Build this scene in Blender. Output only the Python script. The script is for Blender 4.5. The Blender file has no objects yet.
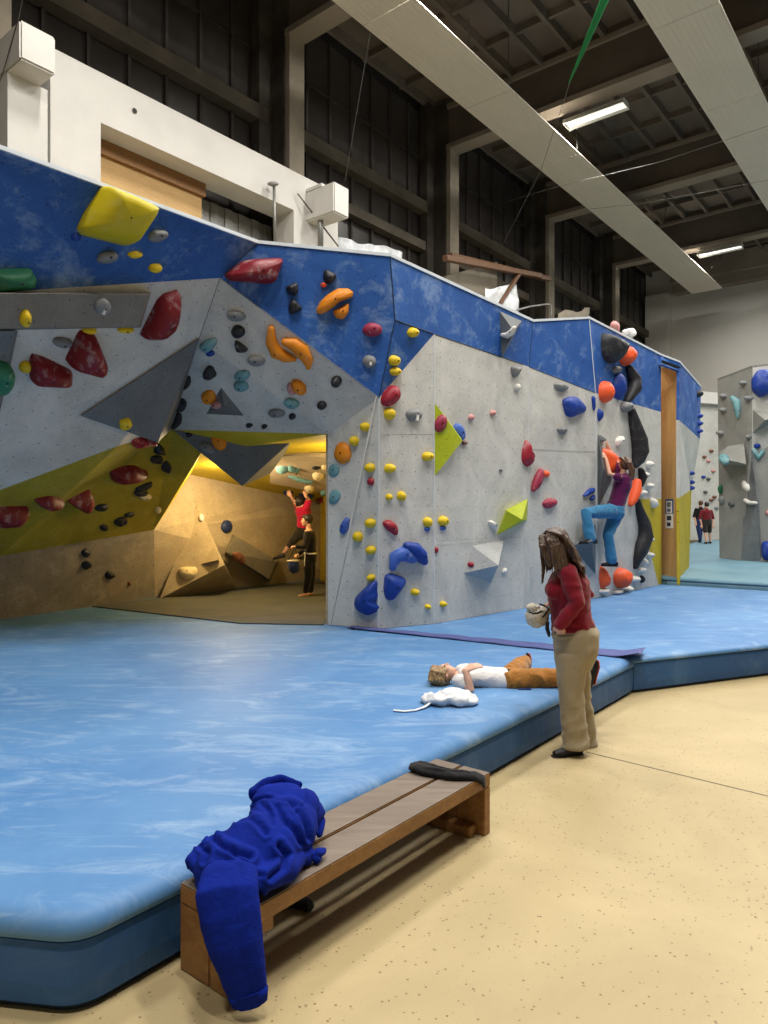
import bpy, bmesh, math, random
from mathutils import Vector, Matrix, noise
from mathutils.bvhtree import BVHTree
random.seed(7)
C = bpy.context.scene.collection
S = bpy.context.scene

# ---------------------------------------------------------------- camera, world, exposure
F, H = 711.0, 1.70                       # focal length in pixels, eye height in metres
cd = bpy.data.cameras.new('camera'); cam = bpy.data.objects.new('camera', cd); C.objects.link(cam)
cam.location = (0, 0, H); cam.rotation_euler = (math.pi/2, 0, 0)
cd.sensor_fit = 'VERTICAL'; cd.sensor_height = 36; cd.lens = 36*F/1024; cd.clip_end = 200
S.camera = cam
w = bpy.data.worlds.new('world'); S.world = w; w.use_nodes = True
w.node_tree.nodes['Background'].inputs[0].default_value = (0.9, 0.93, 1.0, 1)
w.node_tree.nodes['Background'].inputs[1].default_value = 0.03
S.view_settings.view_transform = 'Standard'; S.view_settings.look = 'None'
S.view_settings.gamma = 1; S.view_settings.use_curve_mapping = False
S.view_settings.exposure = 0.45

CA, SA = 0.777, 0.629                    # the hall runs off to the right: its own axes a (across), b (along)
def B(a, b, z=0.0): return Vector((CA*a + SA*b, -SA*a + CA*b, z))
def P(px, py, d): return Vector(((px-384)/F*d, d, H + (512-py)/F*d))
def PZ(px, py, z):
    d = (z-H)*F/(512-py); return P(px, py, d)

# ceiling luminaires of the hall (a, b): each gets a lamp inside its housing further down
LAMP_Z = 13.1
LAMP_SPOTS = [(-8.1, 5.6), (-8.1, 12.6), (-8.1, 19.6), (-8.1, 33.2),
              (-2.2, -2.5), (-2.2, 2.7), (-2.2, 8.0), (-2.2, 15.0), (-2.2, 24.0), (-2.2, 33.2),
              (0.2, 0.0), (0.8, 7.0), (1.2, 13.0), (1.2, 20.0), (3.0, 27.0), (-2.2, 28.5)]  # unseen lamps, added and shifted for wall brightness
LAMP_W = 330.0
for i, (a, b) in enumerate(LAMP_SPOTS):
    ld = bpy.data.lights.new('hall_lamp', 'AREA'); ld.shape = 'RECTANGLE'; ld.size = 1.7; ld.size_y = 0.34
    ld.energy = LAMP_W; ld.color = (1.0, 0.955, 0.88)
    lo = bpy.data.objects.new('hall_lamp', ld); C.objects.link(lo)
    lo.location = B(a, b, LAMP_Z-0.14); lo.rotation_euler = (0, 0, -math.atan2(SA, CA))
# warm floodlights inside the cave
for loc, e, sz in ((P(236, 474, 10.95), 75.0, 0.16), (P(336, 480, 9.75), 20.0, 0.12)):
    ld = bpy.data.lights.new('cave_lamp', 'POINT'); ld.energy = e; ld.color = (1.0, 0.74, 0.40); ld.shadow_soft_size = sz*0.5
    lo = bpy.data.objects.new('cave_lamp', ld); C.objects.link(lo); lo.location = loc

# ---------------------------------------------------------------- materials
def lin(c):
    out = []
    for v in c[:3]:
        v = v/255.0
        out.append(v/12.92 if v <= 0.04045 else ((v+0.055)/1.055)**2.4)
    return tuple(out) + (1.0,)
class NT:
    def __init__(s, name):
        s.m = bpy.data.materials.new(name); s.m.use_nodes = True; s.t = s.m.node_tree; s.n = s.t.nodes; s.l = s.t.links
        s.bsdf = s.n['Principled BSDF']
    def node(s, t, **k):
        n = s.n.new(t)
        for a, v in k.items(): setattr(n, a, v)
        return n
    def tex(s, out='Object'):
        return s.node('ShaderNodeTexCoord').outputs[out]
    def noise(s, vec, scale, detail=4, rough=0.55, dist=0.0):
        n = s.node('ShaderNodeTexNoise'); n.inputs['Scale'].default_value = scale; n.inputs['Detail'].default_value = detail
        n.inputs['Roughness'].default_value = rough; n.inputs['Distortion'].default_value = dist
        s.l.new(vec, n.inputs['Vector']); return n.outputs['Fac']
    def ramp(s, fac, stops):
        r = s.node('ShaderNodeValToRGB'); s.l.new(fac, r.inputs[0]); e = r.color_ramp.elements
        while len(e) < len(stops): e.new(0.5)
        for i, (p, c) in enumerate(stops):
            e[i].position = p; e[i].color = c if len(c) == 4 else (*c, 1)
        return r.outputs[0]
    def math(s, op, a, b=None, c=None):
        n = s.node('ShaderNodeMath', operation=op)
        for i, v in enumerate((a, b, c)):
            if v is None: continue
            if isinstance(v, (int, float)): n.inputs[i].default_value = v
            else: s.l.new(v, n.inputs[i])
        return n.outputs[0]
    def mix(s, fac, a, b, mode='MIX'):
        n = s.node('ShaderNodeMix', data_type='RGBA', blend_type=mode)
        for sock, v in ((n.inputs[0], fac), (n.inputs[6], a), (n.inputs[7], b)):
            if isinstance(v, (int, float)): sock.default_value = v
            elif isinstance(v, tuple): sock.default_value = v
            else: s.l.new(v, sock)
        return n.outputs[2]
    def mapping(s, vec, scale=(1,1,1), rot=(0,0,0)):
        n = s.node('ShaderNodeMapping'); n.inputs['Scale'].default_value = scale; n.inputs['Rotation'].default_value = rot
        s.l.new(vec, n.inputs['Vector']); return n.outputs[0]
    def bump(s, h, strength, dist=0.02):
        n = s.node('ShaderNodeBump'); n.inputs['Strength'].default_value = strength; n.inputs['Distance'].default_value = dist
        s.l.new(h, n.inputs['Height']); s.l.new(n.outputs[0], s.bsdf.inputs['Normal'])
    def col(s, c):
        if isinstance(c, tuple): s.bsdf.inputs['Base Color'].default_value = c
        else: s.l.new(c, s.bsdf.inputs['Base Color'])
    def set(s, **k):
        for a, v in k.items(): s.bsdf.inputs[a.replace('_', ' ')].default_value = v
W1 = (1, 1, 1, 1); K1 = (0, 0, 0, 1)
def simple(name, c, rough=0.6, var=0.12, scale=6.0, bump=0.0, bscale=40, spec=0.3, metal=0.0):
    t = NT(name); v = t.tex()
    f = t.noise(v, scale, 5)
    base = lin(c); dk = tuple(x*(1-var) for x in base[:3])+(1,); lt = tuple(min(1, x*(1+var)) for x in base[:3])+(1,)
    t.col(t.ramp(f, [(0.35, dk), (0.65, lt)])); t.set(Roughness=rough, Metallic=metal); t.bsdf.inputs['Specular IOR Level'].default_value = spec
    if bump: t.bump(t.noise(v, bscale, 4), bump, 0.01)
    return t.m
def dots(t, uv, spacing, r):
    sep = t.node('ShaderNodeSeparateXYZ'); t.l.new(uv, sep.inputs[0])
    fx = t.math('SUBTRACT', t.math('FRACT', t.math('DIVIDE', sep.outputs[0], spacing)), 0.5)
    fy = t.math('SUBTRACT', t.math('FRACT', t.math('DIVIDE', sep.outputs[1], spacing)), 0.5)
    d = t.math('SQRT', t.math('ADD', t.math('MULTIPLY', fx, fx), t.math('MULTIPLY', fy, fy)))
    return t.math('LESS_THAN', d, r/spacing)
def panel_mat(name, c, c2, chalk=0.3, chalkc=(226, 228, 228), rough=0.62, scale=1.6, dotr=0.0085, sheets=True):
    t = NT(name); v = t.tex(); uv = t.tex('UV')
    f = t.noise(v, scale, 8, 0.68, 0.6)
    base = t.ramp(f, [(0.36, lin(c2)), (0.62, lin(c))])
    g = t.noise(t.mapping(v, (1.0, 1.0, 1.3)), 2.6, 10, 0.72, 0.4)
    sm = t.ramp(g, [(0.50, K1), (0.70, W1)])
    base = t.mix(t.math('MULTIPLY', sm, chalk), base, lin(chalkc))
    fine = t.noise(v, 55, 3)
    base = t.mix(0.12, base, t.ramp(fine, [(0.3, K1), (0.7, W1)]), 'OVERLAY')
    dd = dots(t, uv, 0.2, dotr)
    base = t.mix(t.math('MULTIPLY', dd, 0.6), base, lin((28, 28, 30)))
    t.col(base); t.set(Roughness=rough); t.bsdf.inputs['Specular IOR Level'].default_value = 0.25
    t.bump(fine, 0.15, 0.006)
    return t.m
M = {}
M['blue'] = panel_mat('blue_paint', (46, 94, 168), (36, 80, 152), 0.75, (132, 160, 198))
M['grey'] = panel_mat('grey_texture', (206, 205, 199), (182, 182, 178), 0.3, (218, 218, 214))
M['olive'] = panel_mat('olive_paint', (166, 152, 48), (146, 134, 44), 0.28, (188, 180, 116))
M['yellow'] = panel_mat('yellow_paint', (196, 176, 50), (184, 162, 42), 0.2, (210, 200, 120))
M['tan'] = panel_mat('tan_ply', (178, 164, 140), (160, 148, 128), 0.12)
M['kick'] = panel_mat('kick_ply', (134, 126, 112), (114, 108, 98), 0.15)
M['volgrey'] = panel_mat('grey_volume_paint', (112, 116, 118), (98, 102, 106), 0.14, (150, 152, 152))
M['volbrown'] = panel_mat('taupe_volume_paint', (132, 127, 118), (118, 114, 106), 0.14, (160, 158, 152))
M['volwhite'] = panel_mat('pale_volume_paint', (170, 172, 172), (156, 158, 160), 0.2)
M['lime'] = panel_mat('lime_volume_paint', (176, 188, 40), (164, 176, 36), 0.15)
M['farwhite'] = panel_mat('far_wall_paint', (196, 196, 190), (180, 180, 176), 0.2)
M['edge'] = simple('white_edge', (206, 214, 222), 0.5, 0.06)
M['rawedge'] = simple('raw_edge', (132, 134, 134), 0.7, 0.1)
M['wood'] = None
def wood(name, c1, c2, sc=(1.2, 14, 14), rough=0.55):
    t = NT(name); v = t.mapping(t.tex(), sc)
    f = t.noise(v, 2.2, 7, 0.6, 0.8); g = t.noise(t.tex(), 2.5, 4)
    b = t.ramp(f, [(0.3, lin(c2)), (0.7, lin(c1))])
    b = t.mix(0.25, b, t.ramp(g, [(0.35, lin(c2)), (0.65, lin(c1))]))
    t.col(b); t.set(Roughness=rough); t.bump(f, 0.12, 0.004); return t.m
M['wood'] = wood('bench_wood', (158, 116, 66), (118, 80, 42))
M['benchtop'] = wood('worn_bench_top', (132, 119, 108), (98, 85, 74), (1.0, 10, 10), 0.7)
M['ply'] = wood('birch_ply', (212, 172, 112), (186, 146, 92), (8, 8, 0.8))
M['shutter'] = wood('shutter_wood', (206, 168, 108), (186, 148, 92), (1, 1, 8))
M['brownbeam'] = wood('brown_timber', (112, 78, 50), (84, 56, 36))
# floor
t = NT('floor_resin'); v = t.tex()
f = t.noise(v, 0.9, 6, 0.6, 0.5); b = t.ramp(f, [(0.3, lin((166, 148, 108))), (0.7, lin((186, 168, 126)))])
vor = t.node('ShaderNodeTexVoronoi'); vor.inputs['Scale'].default_value = 34; t.l.new(v, vor.inputs['Vector'])
sp = t.math('LESS_THAN', vor.outputs['Distance'], 0.17)
sel = t.math('GREATER_THAN', t.noise(v, 21, 2), 0.50)
b = t.mix(t.math('MULTIPLY', t.math('MULTIPLY', sp, sel), 0.75), b, lin((96, 70, 34)))
vor2 = t.node('ShaderNodeTexVoronoi'); vor2.inputs['Scale'].default_value = 90; t.l.new(v, vor2.inputs['Vector'])
b = t.mix(t.math('MULTIPLY', t.math('LESS_THAN', vor2.outputs['Distance'], 0.16), 0.35), b, lin((150, 118, 66)))
t.col(b); t.set(Roughness=0.55); t.bump(t.noise(v, 60, 3), 0.08, 0.004); M['floor'] = t.m
# mats
def vinyl(name, c1, c2, chalk, chalkc, rough=0.55):
    t = NT(name); v = t.tex()
    f = t.noise(v, 0.7, 7, 0.62, 0.9); b = t.ramp(f, [(0.32, lin(c2)), (0.66, lin(c1))])
    g = t.noise(t.mapping(v, (0.8, 2.2, 1.0), (0, 0, 0.25)), 1.9, 11, 0.74, 1.2)
    sm = t.ramp(g, [(0.50, K1), (0.72, W1)]); b = t.mix(t.math('MULTIPLY', sm, chalk), b, lin(chalkc))
    st = t.noise(t.mapping(v, (1.2, 16, 1), (0, 0, -0.5)), 1.5, 6, 0.7, 0.6)
    b = t.mix(t.math('MULTIPLY', t.ramp(st, [(0.60, K1), (0.74, W1)]), chalk*0.8), b, lin(chalkc))
    t.col(b); t.set(Roughness=rough); t.bsdf.inputs['Specular IOR Level'].default_value = 0.32
    t.bump(t.noise(v, 2.3, 5, 0.5), 0.25, 0.03); return t.m
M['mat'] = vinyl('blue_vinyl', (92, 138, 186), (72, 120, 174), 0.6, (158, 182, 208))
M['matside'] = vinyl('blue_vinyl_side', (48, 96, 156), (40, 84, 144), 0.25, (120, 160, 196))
M['tealmat'] = vinyl('teal_vinyl', (112, 150, 168), (96, 134, 154), 0.3, (150, 176, 190))
M['strip'] = vinyl('violet_strip', (84, 92, 148), (70, 80, 136), 0.25, (120, 130, 170), 0.6)
M['cave_floor_tint'] = vinyl('warm_dust_tint', (88, 90, 88), (70, 74, 76), 0.3, (122, 118, 108), 0.8)  # warm lamplight on the mat, mixed with chalk dust into the colour
M['seamline'] = simple('dark_seam', (30, 44, 66), 0.6)
M['mattrim'] = simple('mat_base_edge', (40, 52, 66), 0.6)
# hall
M['whitepaint'] = simple('white_concrete_paint', (208, 206, 202), 0.75, 0.05, 1.2, 0.2, 14)
M['concrete'] = simple('raw_concrete', (88, 82, 72), 0.85, 0.2, 1.4, 0.4, 12)
M['lightconc'] = simple('pale_concrete', (134, 126, 112), 0.85, 0.12, 2.0, 0.3, 10)
M['ceil'] = simple('ceiling_board', (104, 95, 86), 0.9, 0.12, 1.0, 0.1, 8)
M['beam'] = simple('beam_concrete', (92, 84, 76), 0.9, 0.15, 0.8, 0.2, 6)
M['flange'] = simple('beam_flange', (136, 126, 114), 0.85, 0.12, 1.0)
M['darkwall'] = simple('dark_cladding', (40, 37, 36), 0.8, 0.25, 0.6)
M['glass'] = simple('grimy_dark_glass', (56, 52, 50), 0.28, 0.3, 0.8, spec=0.5)
M['stained'] = simple('stained_concrete', (58, 54, 49), 0.9, 0.45, 1.3, 0.4, 10)
M['mullion'] = simple('window_mullion', (60, 56, 53), 0.7, 0.2, 1.0)
M['endwall'] = simple('grey_end_wall', (196, 194, 188), 0.85, 0.04, 0.5)
M['plainwall'] = simple('plain_wall', (140, 136, 130), 0.85, 0.04, 0.5)
M['duct'] = simple('offwhite_sheet', (206, 200, 188), 0.6, 0.03, 0.6)
M['whitesheet'] = simple('crumpled_white', (226, 230, 234), 0.25, 0.2, 3.0, 0.8, 9)
M['lampbody'] = simple('lamp_housing', (196, 196, 190), 0.4, 0.04)
M['wire'] = simple('steel_wire', (96, 96, 92), 0.4, 0.05, metal=0.6)
M['rope'] = simple('white_cord', (226, 224, 216), 0.8, 0.05)
M['greenstrap'] = simple('green_strap', (30, 120, 66), 0.7, 0.1)
M['steel'] = simple('grey_steel', (146, 146, 144), 0.4, 0.1, metal=0.5)
M['darkmetal'] = simple('dark_metal', (44, 42, 40), 0.5, 0.1)
M['paper'] = simple('paper', (226, 224, 216), 0.8, 0.03)
M['ink'] = simple('print_ink', (60, 66, 72), 0.8, 0.05)
M['bluepaper'] = simple('sign_blue', (58, 92, 130), 0.7, 0.05)
t = NT('tube_glow'); t.bsdf.inputs['Emission Color'].default_value = (1, 0.97, 0.9, 1); t.bsdf.inputs['Emission Strength'].default_value = 0.7; M['tube'] = t.m
t = NT('flood_glow'); t.bsdf.inputs['Emission Color'].default_value = (1, 0.76, 0.42, 1); t.bsdf.inputs['Emission Strength'].default_value = 8; M['flood'] = t.m
# holds
def holdmat(name, c, chalk=0.25, rough=0.5):
    t = NT(name); v = t.tex(); g = t.noise(v, 7, 6, 0.65, 0.5); base = lin(c)
    b = t.mix(t.math('MULTIPLY', t.ramp(g, [(0.52, K1), (0.75, W1)]), chalk), base, lin((215, 212, 208)))
    t.col(b); t.set(Roughness=rough); t.bsdf.inputs['Specular IOR Level'].default_value = 0.35; t.bump(t.noise(v, 70, 2), 0.15, 0.004); return t.m
HC = dict(yellow=(222, 190, 30), orange=(222, 134, 24), coral=(236, 92, 48), red=(118, 20, 30), rose=(150, 30, 48), black=(36, 37, 42),
          grey=(124, 126, 128), white=(218, 216, 210), teal=(104, 150, 158), green=(36, 102, 70), blue=(22, 58, 146), navy=(30, 48, 96),
          cream=(222, 208, 172), pink=(196, 140, 138), brown=(120, 78, 60), darkgrey=(88, 90, 92), bigyellow=(190, 172, 14))
for k, c in HC.items(): M['h_'+k] = holdmat(k+'_resin', c, 0.5 if k in ('red', 'teal', 'rose') else 0.12)
M['h_bluewhite'] = holdmat('chalky_blue_resin', (60, 96, 180), 0.95)
M['h_greenwhite'] = holdmat('chalky_green_resin', (44, 116, 84), 0.9)
M['h_rosewhite'] = holdmat('chalky_rose_resin', (150, 44, 70), 0.7)
M['bolt'] = simple('bolt', (34, 32, 30), 0.4, 0.05, metal=0.5)

# ---------------------------------------------------------------- object helpers
def tag(o, label=None, cat=None, group=None, kind=None):
    if label: o['label'] = label
    if cat: o['category'] = cat
    if group: o['group'] = group
    if kind: o['kind'] = kind
    return o
def empty(name, loc, label=None, cat=None, group=None, kind=None):
    o = bpy.data.objects.new(name, None); C.objects.link(o); o.location = loc; o.empty_display_size = 0.1
    return tag(o, label, cat, group, kind)
def link(name, me, mat, parent=None, smooth=False):
    """mesh given in world coordinates; origin moved to its centre"""
    cc = Vector((0, 0, 0)); n = max(1, len(me.vertices))
    for v in me.vertices: cc += v.co
    cc /= n
    zmin = min((v.co.z for v in me.vertices), default=0)
    if parent is None: cc.z = zmin
    me.transform(Matrix.Translation(-cc))
    o = bpy.data.objects.new(name, me); C.objects.link(o)
    if mat is not None:
        for m in (mat if isinstance(mat, (list, tuple)) else [mat]): me.materials.append(m)
    if smooth:
        for p in me.polygons: p.use_smooth = True
    if parent is not None:
        o.parent = parent
        base = Vector(parent.location)
        q = parent.parent
        while q is not None: base += Vector(q.location); q = q.parent
        o.location = cc - base
    else: o.location = cc
    return o
def obj(name, bm, mat, parent=None, smooth=False):
    me = bpy.data.meshes.new(name); bmesh.ops.recalc_face_normals(bm, faces=bm.faces); bm.to_mesh(me); bm.free()
    return link(name, me, mat, parent, smooth)
def NB(): return bmesh.new()
def hexa(bm, p):            # 8 corners: bottom 4 then top 4
    v = [bm.verts.new(q) for q in p]
    for f in ((3,2,1,0),(4,5,6,7),(0,1,5,4),(1,2,6,5),(2,3,7,6),(3,0,4,7)): bm.faces.new([v[i] for i in f])
    return v
def bbox(bm, a0, a1, b0, b1, z0, z1):
    hexa(bm, [B(a0,b0,z0),B(a1,b0,z0),B(a1,b1,z0),B(a0,b1,z0),B(a0,b0,z1),B(a1,b0,z1),B(a1,b1,z1),B(a0,b1,z1)])
def box(bm, o, x, y, z, x0, x1, y0, y1, z0, z1):   # box in a local frame
    p = lambda i,j,k: o + x*i + y*j + z*k
    hexa(bm, [p(x0,y0,z0),p(x1,y0,z0),p(x1,y1,z0),p(x0,y1,z0),p(x0,y0,z1),p(x1,y0,z1),p(x1,y1,z1),p(x0,y1,z1)])
def rod(bm, p, q, r, seg=8, r2=None):
    loft(bm, [p, q], [(r, r), (r2 or r, r2 or r)], seg=seg, cap=False)
def loft(bm, pts, radii, side=None, seg=16, cap=True, power=2.0):
    """closed tube through pts; radii = (along side, across); round caps"""
    pts = [Vector(p) for p in pts]; radii = [r if isinstance(r, tuple) else (r, r) for r in radii]
    n = len(pts); tang = []
    for i in range(n):
        a = pts[max(0, i-1)]; b = pts[min(n-1, i+1)]; d = (b-a)
        tang.append(d.normalized() if d.length > 1e-9 else Vector((0, 0, 1)))
    if side is None:
        side = Vector((0, 0, 1)).cross(tang[0])
        if side.length < 0.1: side = Vector((1, 0, 0))
    if isinstance(side, Vector): side = [side]*n
    rings = []
    prev = Vector(side[0])
    def ring(c, tn, sd, ra, rb):
        s = Vector(sd) - tn*Vector(sd).dot(tn)
        if s.length < 1e-4: s = tn.orthogonal()
        s.normalize(); u = tn.cross(s)
        out = []
        for k in range(seg):
            an = 2*math.pi*k/seg; cx, cy = math.cos(an), math.sin(an)
            if power != 2.0:
                e = 2.0/power; cx = math.copysign(abs(cx)**e, cx); cy = math.copysign(abs(cy)**e, cy)
            out.append(bm.verts.new(c + s*(ra*cx) + u*(rb*cy)))
        return out
    if cap:
        r = min(radii[0])
        for q in (0.0, 0.55, 0.85): 
            if q == 0.0: rings.append([bm.verts.new(pts[0]-tang[0]*r)]); continue
            h = math.sqrt(1-q*q); rings.append(ring(pts[0]-tang[0]*r*h, tang[0], side[0], radii[0][0]*q, radii[0][1]*q))
    for i in range(n): rings.append(ring(pts[i], tang[i], side[i], *radii[i]))
    if cap:
        r = min(radii[-1])
        for q in (0.85, 0.55, 0.0):
            if q == 0.0: rings.append([bm.verts.new(pts[-1]+tang[-1]*r)]); continue
            h = math.sqrt(1-q*q); rings.append(ring(pts[-1]+tang[-1]*r*h, tang[-1], side[-1], radii[-1][0]*q, radii[-1][1]*q))
    for A_, B_ in zip(rings, rings[1:]):
        if len(A_) == 1 and len(B_) == 1: continue
        if len(A_) == 1:
            for k in range(seg): bm.faces.new((A_[0], B_[(k+1) % seg], B_[k]))
        elif len(B_) == 1:
            for k in range(seg): bm.faces.new((A_[k], A_[(k+1) % seg], B_[0]))
        else:
            for k in range(seg): bm.faces.new((A_[k], A_[(k+1) % seg], B_[(k+1) % seg], B_[k]))
    if not cap:
        bm.faces.new(list(reversed(rings[0]))); bm.faces.new(rings[-1])
def ell(bm, c, x, y, z, rx, ry, rz, seg=20, ringn=12):
    c = Vector(c); rows = []
    for i in range(ringn+1):
        th = math.pi*i/ringn
        if i in (0, ringn): rows.append([bm.verts.new(c + z*(rz*math.cos(th)))]); continue
        rows.append([bm.verts.new(c + x*(rx*math.sin(th)*math.cos(2*math.pi*k/seg)) + y*(ry*math.sin(th)*math.sin(2*math.pi*k/seg)) + z*(rz*math.cos(th))) for k in range(seg)])
    for A_, B_ in zip(rows, rows[1:]):
        if len(A_) == 1: [bm.faces.new((A_[0], B_[k], B_[(k+1) % seg])) for k in range(seg)]
        elif len(B_) == 1: [bm.faces.new((A_[k], B_[0], A_[(k+1) % seg])) for k in range(seg)]
        else: [bm.faces.new((A_[k], B_[k], B_[(k+1) % seg], A_[(k+1) % seg])) for k in range(seg)]
def fuse(name, bm, voxel, mat, parent=None, smooth_it=4, disp=None):
    """voxel union of overlapping closed pieces into ONE continuous surface"""
    bmesh.ops.recalc_face_normals(bm, faces=bm.faces)
    me = bpy.data.meshes.new(name); bm.to_mesh(me); bm.free()
    o = bpy.data.objects.new('tmp', me); C.objects.link(o)
    r = o.modifiers.new('r', 'REMESH'); r.mode = 'VOXEL'; r.voxel_size = voxel
    if smooth_it:
        s = o.modifiers.new('s', 'SMOOTH'); s.iterations = smooth_it; s.factor = 0.5
    dg = bpy.context.evaluated_depsgraph_get(); dg.update()
    m2 = bpy.data.meshes.new_from_object(o.evaluated_get(dg)); bpy.data.objects.remove(o); bpy.data.meshes.remove(me)
    if disp:
        nn = [v.normal.copy() for v in m2.vertices]
        for v, k in zip(m2.vertices, nn): v.co += k*disp(v.co, k)
    m2.name = name
    return link(name, m2, mat, parent, True)
# ---------------------------------------------------------------- the hall
def st(name, bm, mat, label=None, smooth=False): return tag(obj(name, bm, mat, None, smooth), label, None, None, 'structure')
bm = NB(); bm.faces.new([bm.verts.new(B(*p, 0)) for p in ((-13.6,-10),(12,-10),(12,40.2),(-13.6,40.2))])
st('floor', bm, M['floor'])
bm = NB(); a = PZ(586, 752, 0.0); b = PZ(800, 804, 0.0); d = (b-a).normalized(); n = Vector((-d.y, d.x, 0))
for z in (0.0015,):
    bm.faces.new([bm.verts.new(q + Vector((0,0,z))) for q in (a-n*0.004, b-n*0.004, b+n*0.004, a+n*0.004)])
st('floor_joint', bm, M['darkmetal'], 'thin dark joint line across the beige floor')
# ceiling with its ribs
bm = NB(); bbox(bm, -13.6, 12, -10, 40.2, 15.0, 15.2)
a = -13.3
while a < 12:
    bbox(bm, a-0.06, a+0.06, -10, 40, 14.72, 15.0); a += 0.95
for b0 in [ -8.8 + 7*k for k in range(7)]:
    for q in (0, 1.75, 3.5, 5.25): bbox(bm, -13.5, 12, b0+q-0.05, b0+q+0.05, 14.8, 15.0)
st('ceiling', bm, M['ceil'])
for i, b0 in enumerate((-8.8, -1.8, 5.2, 12.2, 19.2, 26.2, 33.2)):
    bm = NB(); bbox(bm, -13.4, 12, b0-0.14, b0+0.14, 13.45, 15.0)
    o = st('ceiling_beam', bm, M['beam'], 'deep dark concrete beam crossing under the ceiling')
    bm = NB(); bbox(bm, -13.4, 12, b0-0.28, b0+0.28, 13.3, 13.45); obj('bottom_flange', bm, M['flange'], o)
    bm = NB(); bbox(bm, -13.4, 12, b0-0.24, b0+0.24, 14.62, 14.76); obj('top_flange', bm, M['flange'], o)
    if b0 > 0:
        bm = NB(); bbox(bm, -12.76, -12.62, b0-0.25, b0+0.25, 0, 13.3)
        c = st('concrete_column', bm, M['lightconc'], 'pale concrete column standing against the dark window wall')
        bm = NB(); bbox(bm, -13.5, -12.76, b0-0.3, b0+0.2, 0, 14.8); bbox(bm, -13.5, -13.2, b0-0.7, b0-0.3, 0, 14.8); obj('column_back', bm, M['stained'], c)
# clerestory side wall: dark panes, mullions, concrete rails
bm = NB(); bbox(bm, -13.9, -13.6, -10, 40.2, 0, 15.2); st('wall_left', bm, M['darkwall'])
for i, b0 in enumerate((-8.8, -1.8, 5.2, 12.2, 19.2, 26.2, 33.2)):
    b1, b2 = b0+0.3, b0+6.5
    bm = NB(); bbox(bm, -13.58, -13.55, b1, b2, 7.2, 14.6)
    o = st('window_%d' % (i+1), bm, M['glass'])
    bm = NB()
    k = 0
    while b1 + 0.9*k < b2:
        bbox(bm, -13.56, -13.47, b1+0.9*k-0.035, b1+0.9*k+0.035, 7.2, 14.6); k += 1
    bbox(bm, -13.56, -13.5, b1, b2, 13.1, 13.16)
    obj('window_mullions', bm, M['mullion'], o)
    bm = NB(); bbox(bm, -13.55, -13.2, b1-0.1, b2+0.1, 11.25, 11.6); bbox(bm, -13.55, -13.25, b1-0.1, b2+0.1, 10.05, 10.33)
    obj('concrete_rails', bm, M['concrete'], o)
# closing walls
bm = NB(); bbox(bm, -13.9, 12.3, 40.0, 40.3, 0, 15.2); st('wall_end', bm, M['endwall'])
bm = NB(); bbox(bm, -13.4, -12.2, 39.3, 40.0, 0, 13.5); st('trim_1', bm, M['endwall'])
bm = NB(); bbox(bm, -13.9, 12.3, -10.3, -10.0, 0, 15.2); st('wall_back', bm, M['plainwall'])
bm = NB(); bbox(bm, 12.0, 12.3, -10, 40, 0, 15.2); st('wall_right', bm, M['plainwall'])
bm = NB(); bbox(bm, -12, 12, 39.4, 40.0, 13.4, 13.9); bbox(bm, -12, 12, 39.1, 40.0, 13.9, 14.9); st('trim_2', bm, M['flange'])
# white concrete wall with its wide opening
bm = NB()
bbox(bm, -12.7, -12.0, 5.82, 6.73, 0, 9.6); bbox(bm, -12.7, -12.0, 11.5, 13.0, 0, 9.6); bbox(bm, -12.7, -12.0, 6.73, 11.5, 8.7, 9.6)
bbox(bm, -12.7, -12.0, 6.73, 11.5, 0, 5.0)
o = st('wall_white', bm, M['whitepaint'], 'white painted concrete wall with a wide opening above the climbing wall')
bm = NB()
c0 = B(-11.99, 7.75, 8.98); 
for (bb, zz, r) in ((7.4, 9.2, 0.05), (12.15, 9.35, 0.05)):
    cc = B(-11.985, bb, zz); uu = B(0, 1) ; uu.normalize()
    vs = [bm.verts.new(cc + uu*(r*math.cos(t_)) + Vector((0,0,r*math.sin(t_)))) for t_ in [k*math.pi/8 for k in range(16)]]
    bm.faces.new(vs)
obj('drill_hole', bm, M['darkmetal'], o)
for b0, lab in ((4.92, 'white concrete column with a square corbel at the upper left corner'),):
    t0 = empty('corbel_column', B(-11.6, b0+0.3, 0), lab, None, None, 'structure')
    bm = NB(); bbox(bm, -12.4, -11.6, b0+0.03, b0+0.66, 0, 8.6); obj('column_shaft', bm, M['whitepaint'], t0)
    bm = NB(); bbox(bm, -12.6, -11.1, b0, b0+0.55, 8.6, 9.2)
    bmesh.ops.bevel(bm, geom=bm.edges[:], offset=0.03, segments=2, affect='EDGES'); obj('corbel', bm, M['whitepaint'], t0)
t0 = empty('wall_corbel', B(-11.6, 12.15, 8.56), 'white concrete corbel block at the right end of the white wall', None, None, 'structure')
bm = NB(); bbox(bm, -12.2, -11.1, 11.9, 12.42, 8.56, 9.26)
bmesh.ops.bevel(bm, geom=bm.edges[:], offset=0.03, segments=2, affect='EDGES'); obj('corbel', bm, M['whitepaint'], t0)
bm = NB(); bbox(bm, -12.0, -11.5, 11.9, 12.42, 9.26, 9.33); obj('corbel_cap', bm, M['whitepaint'], t0)
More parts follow.
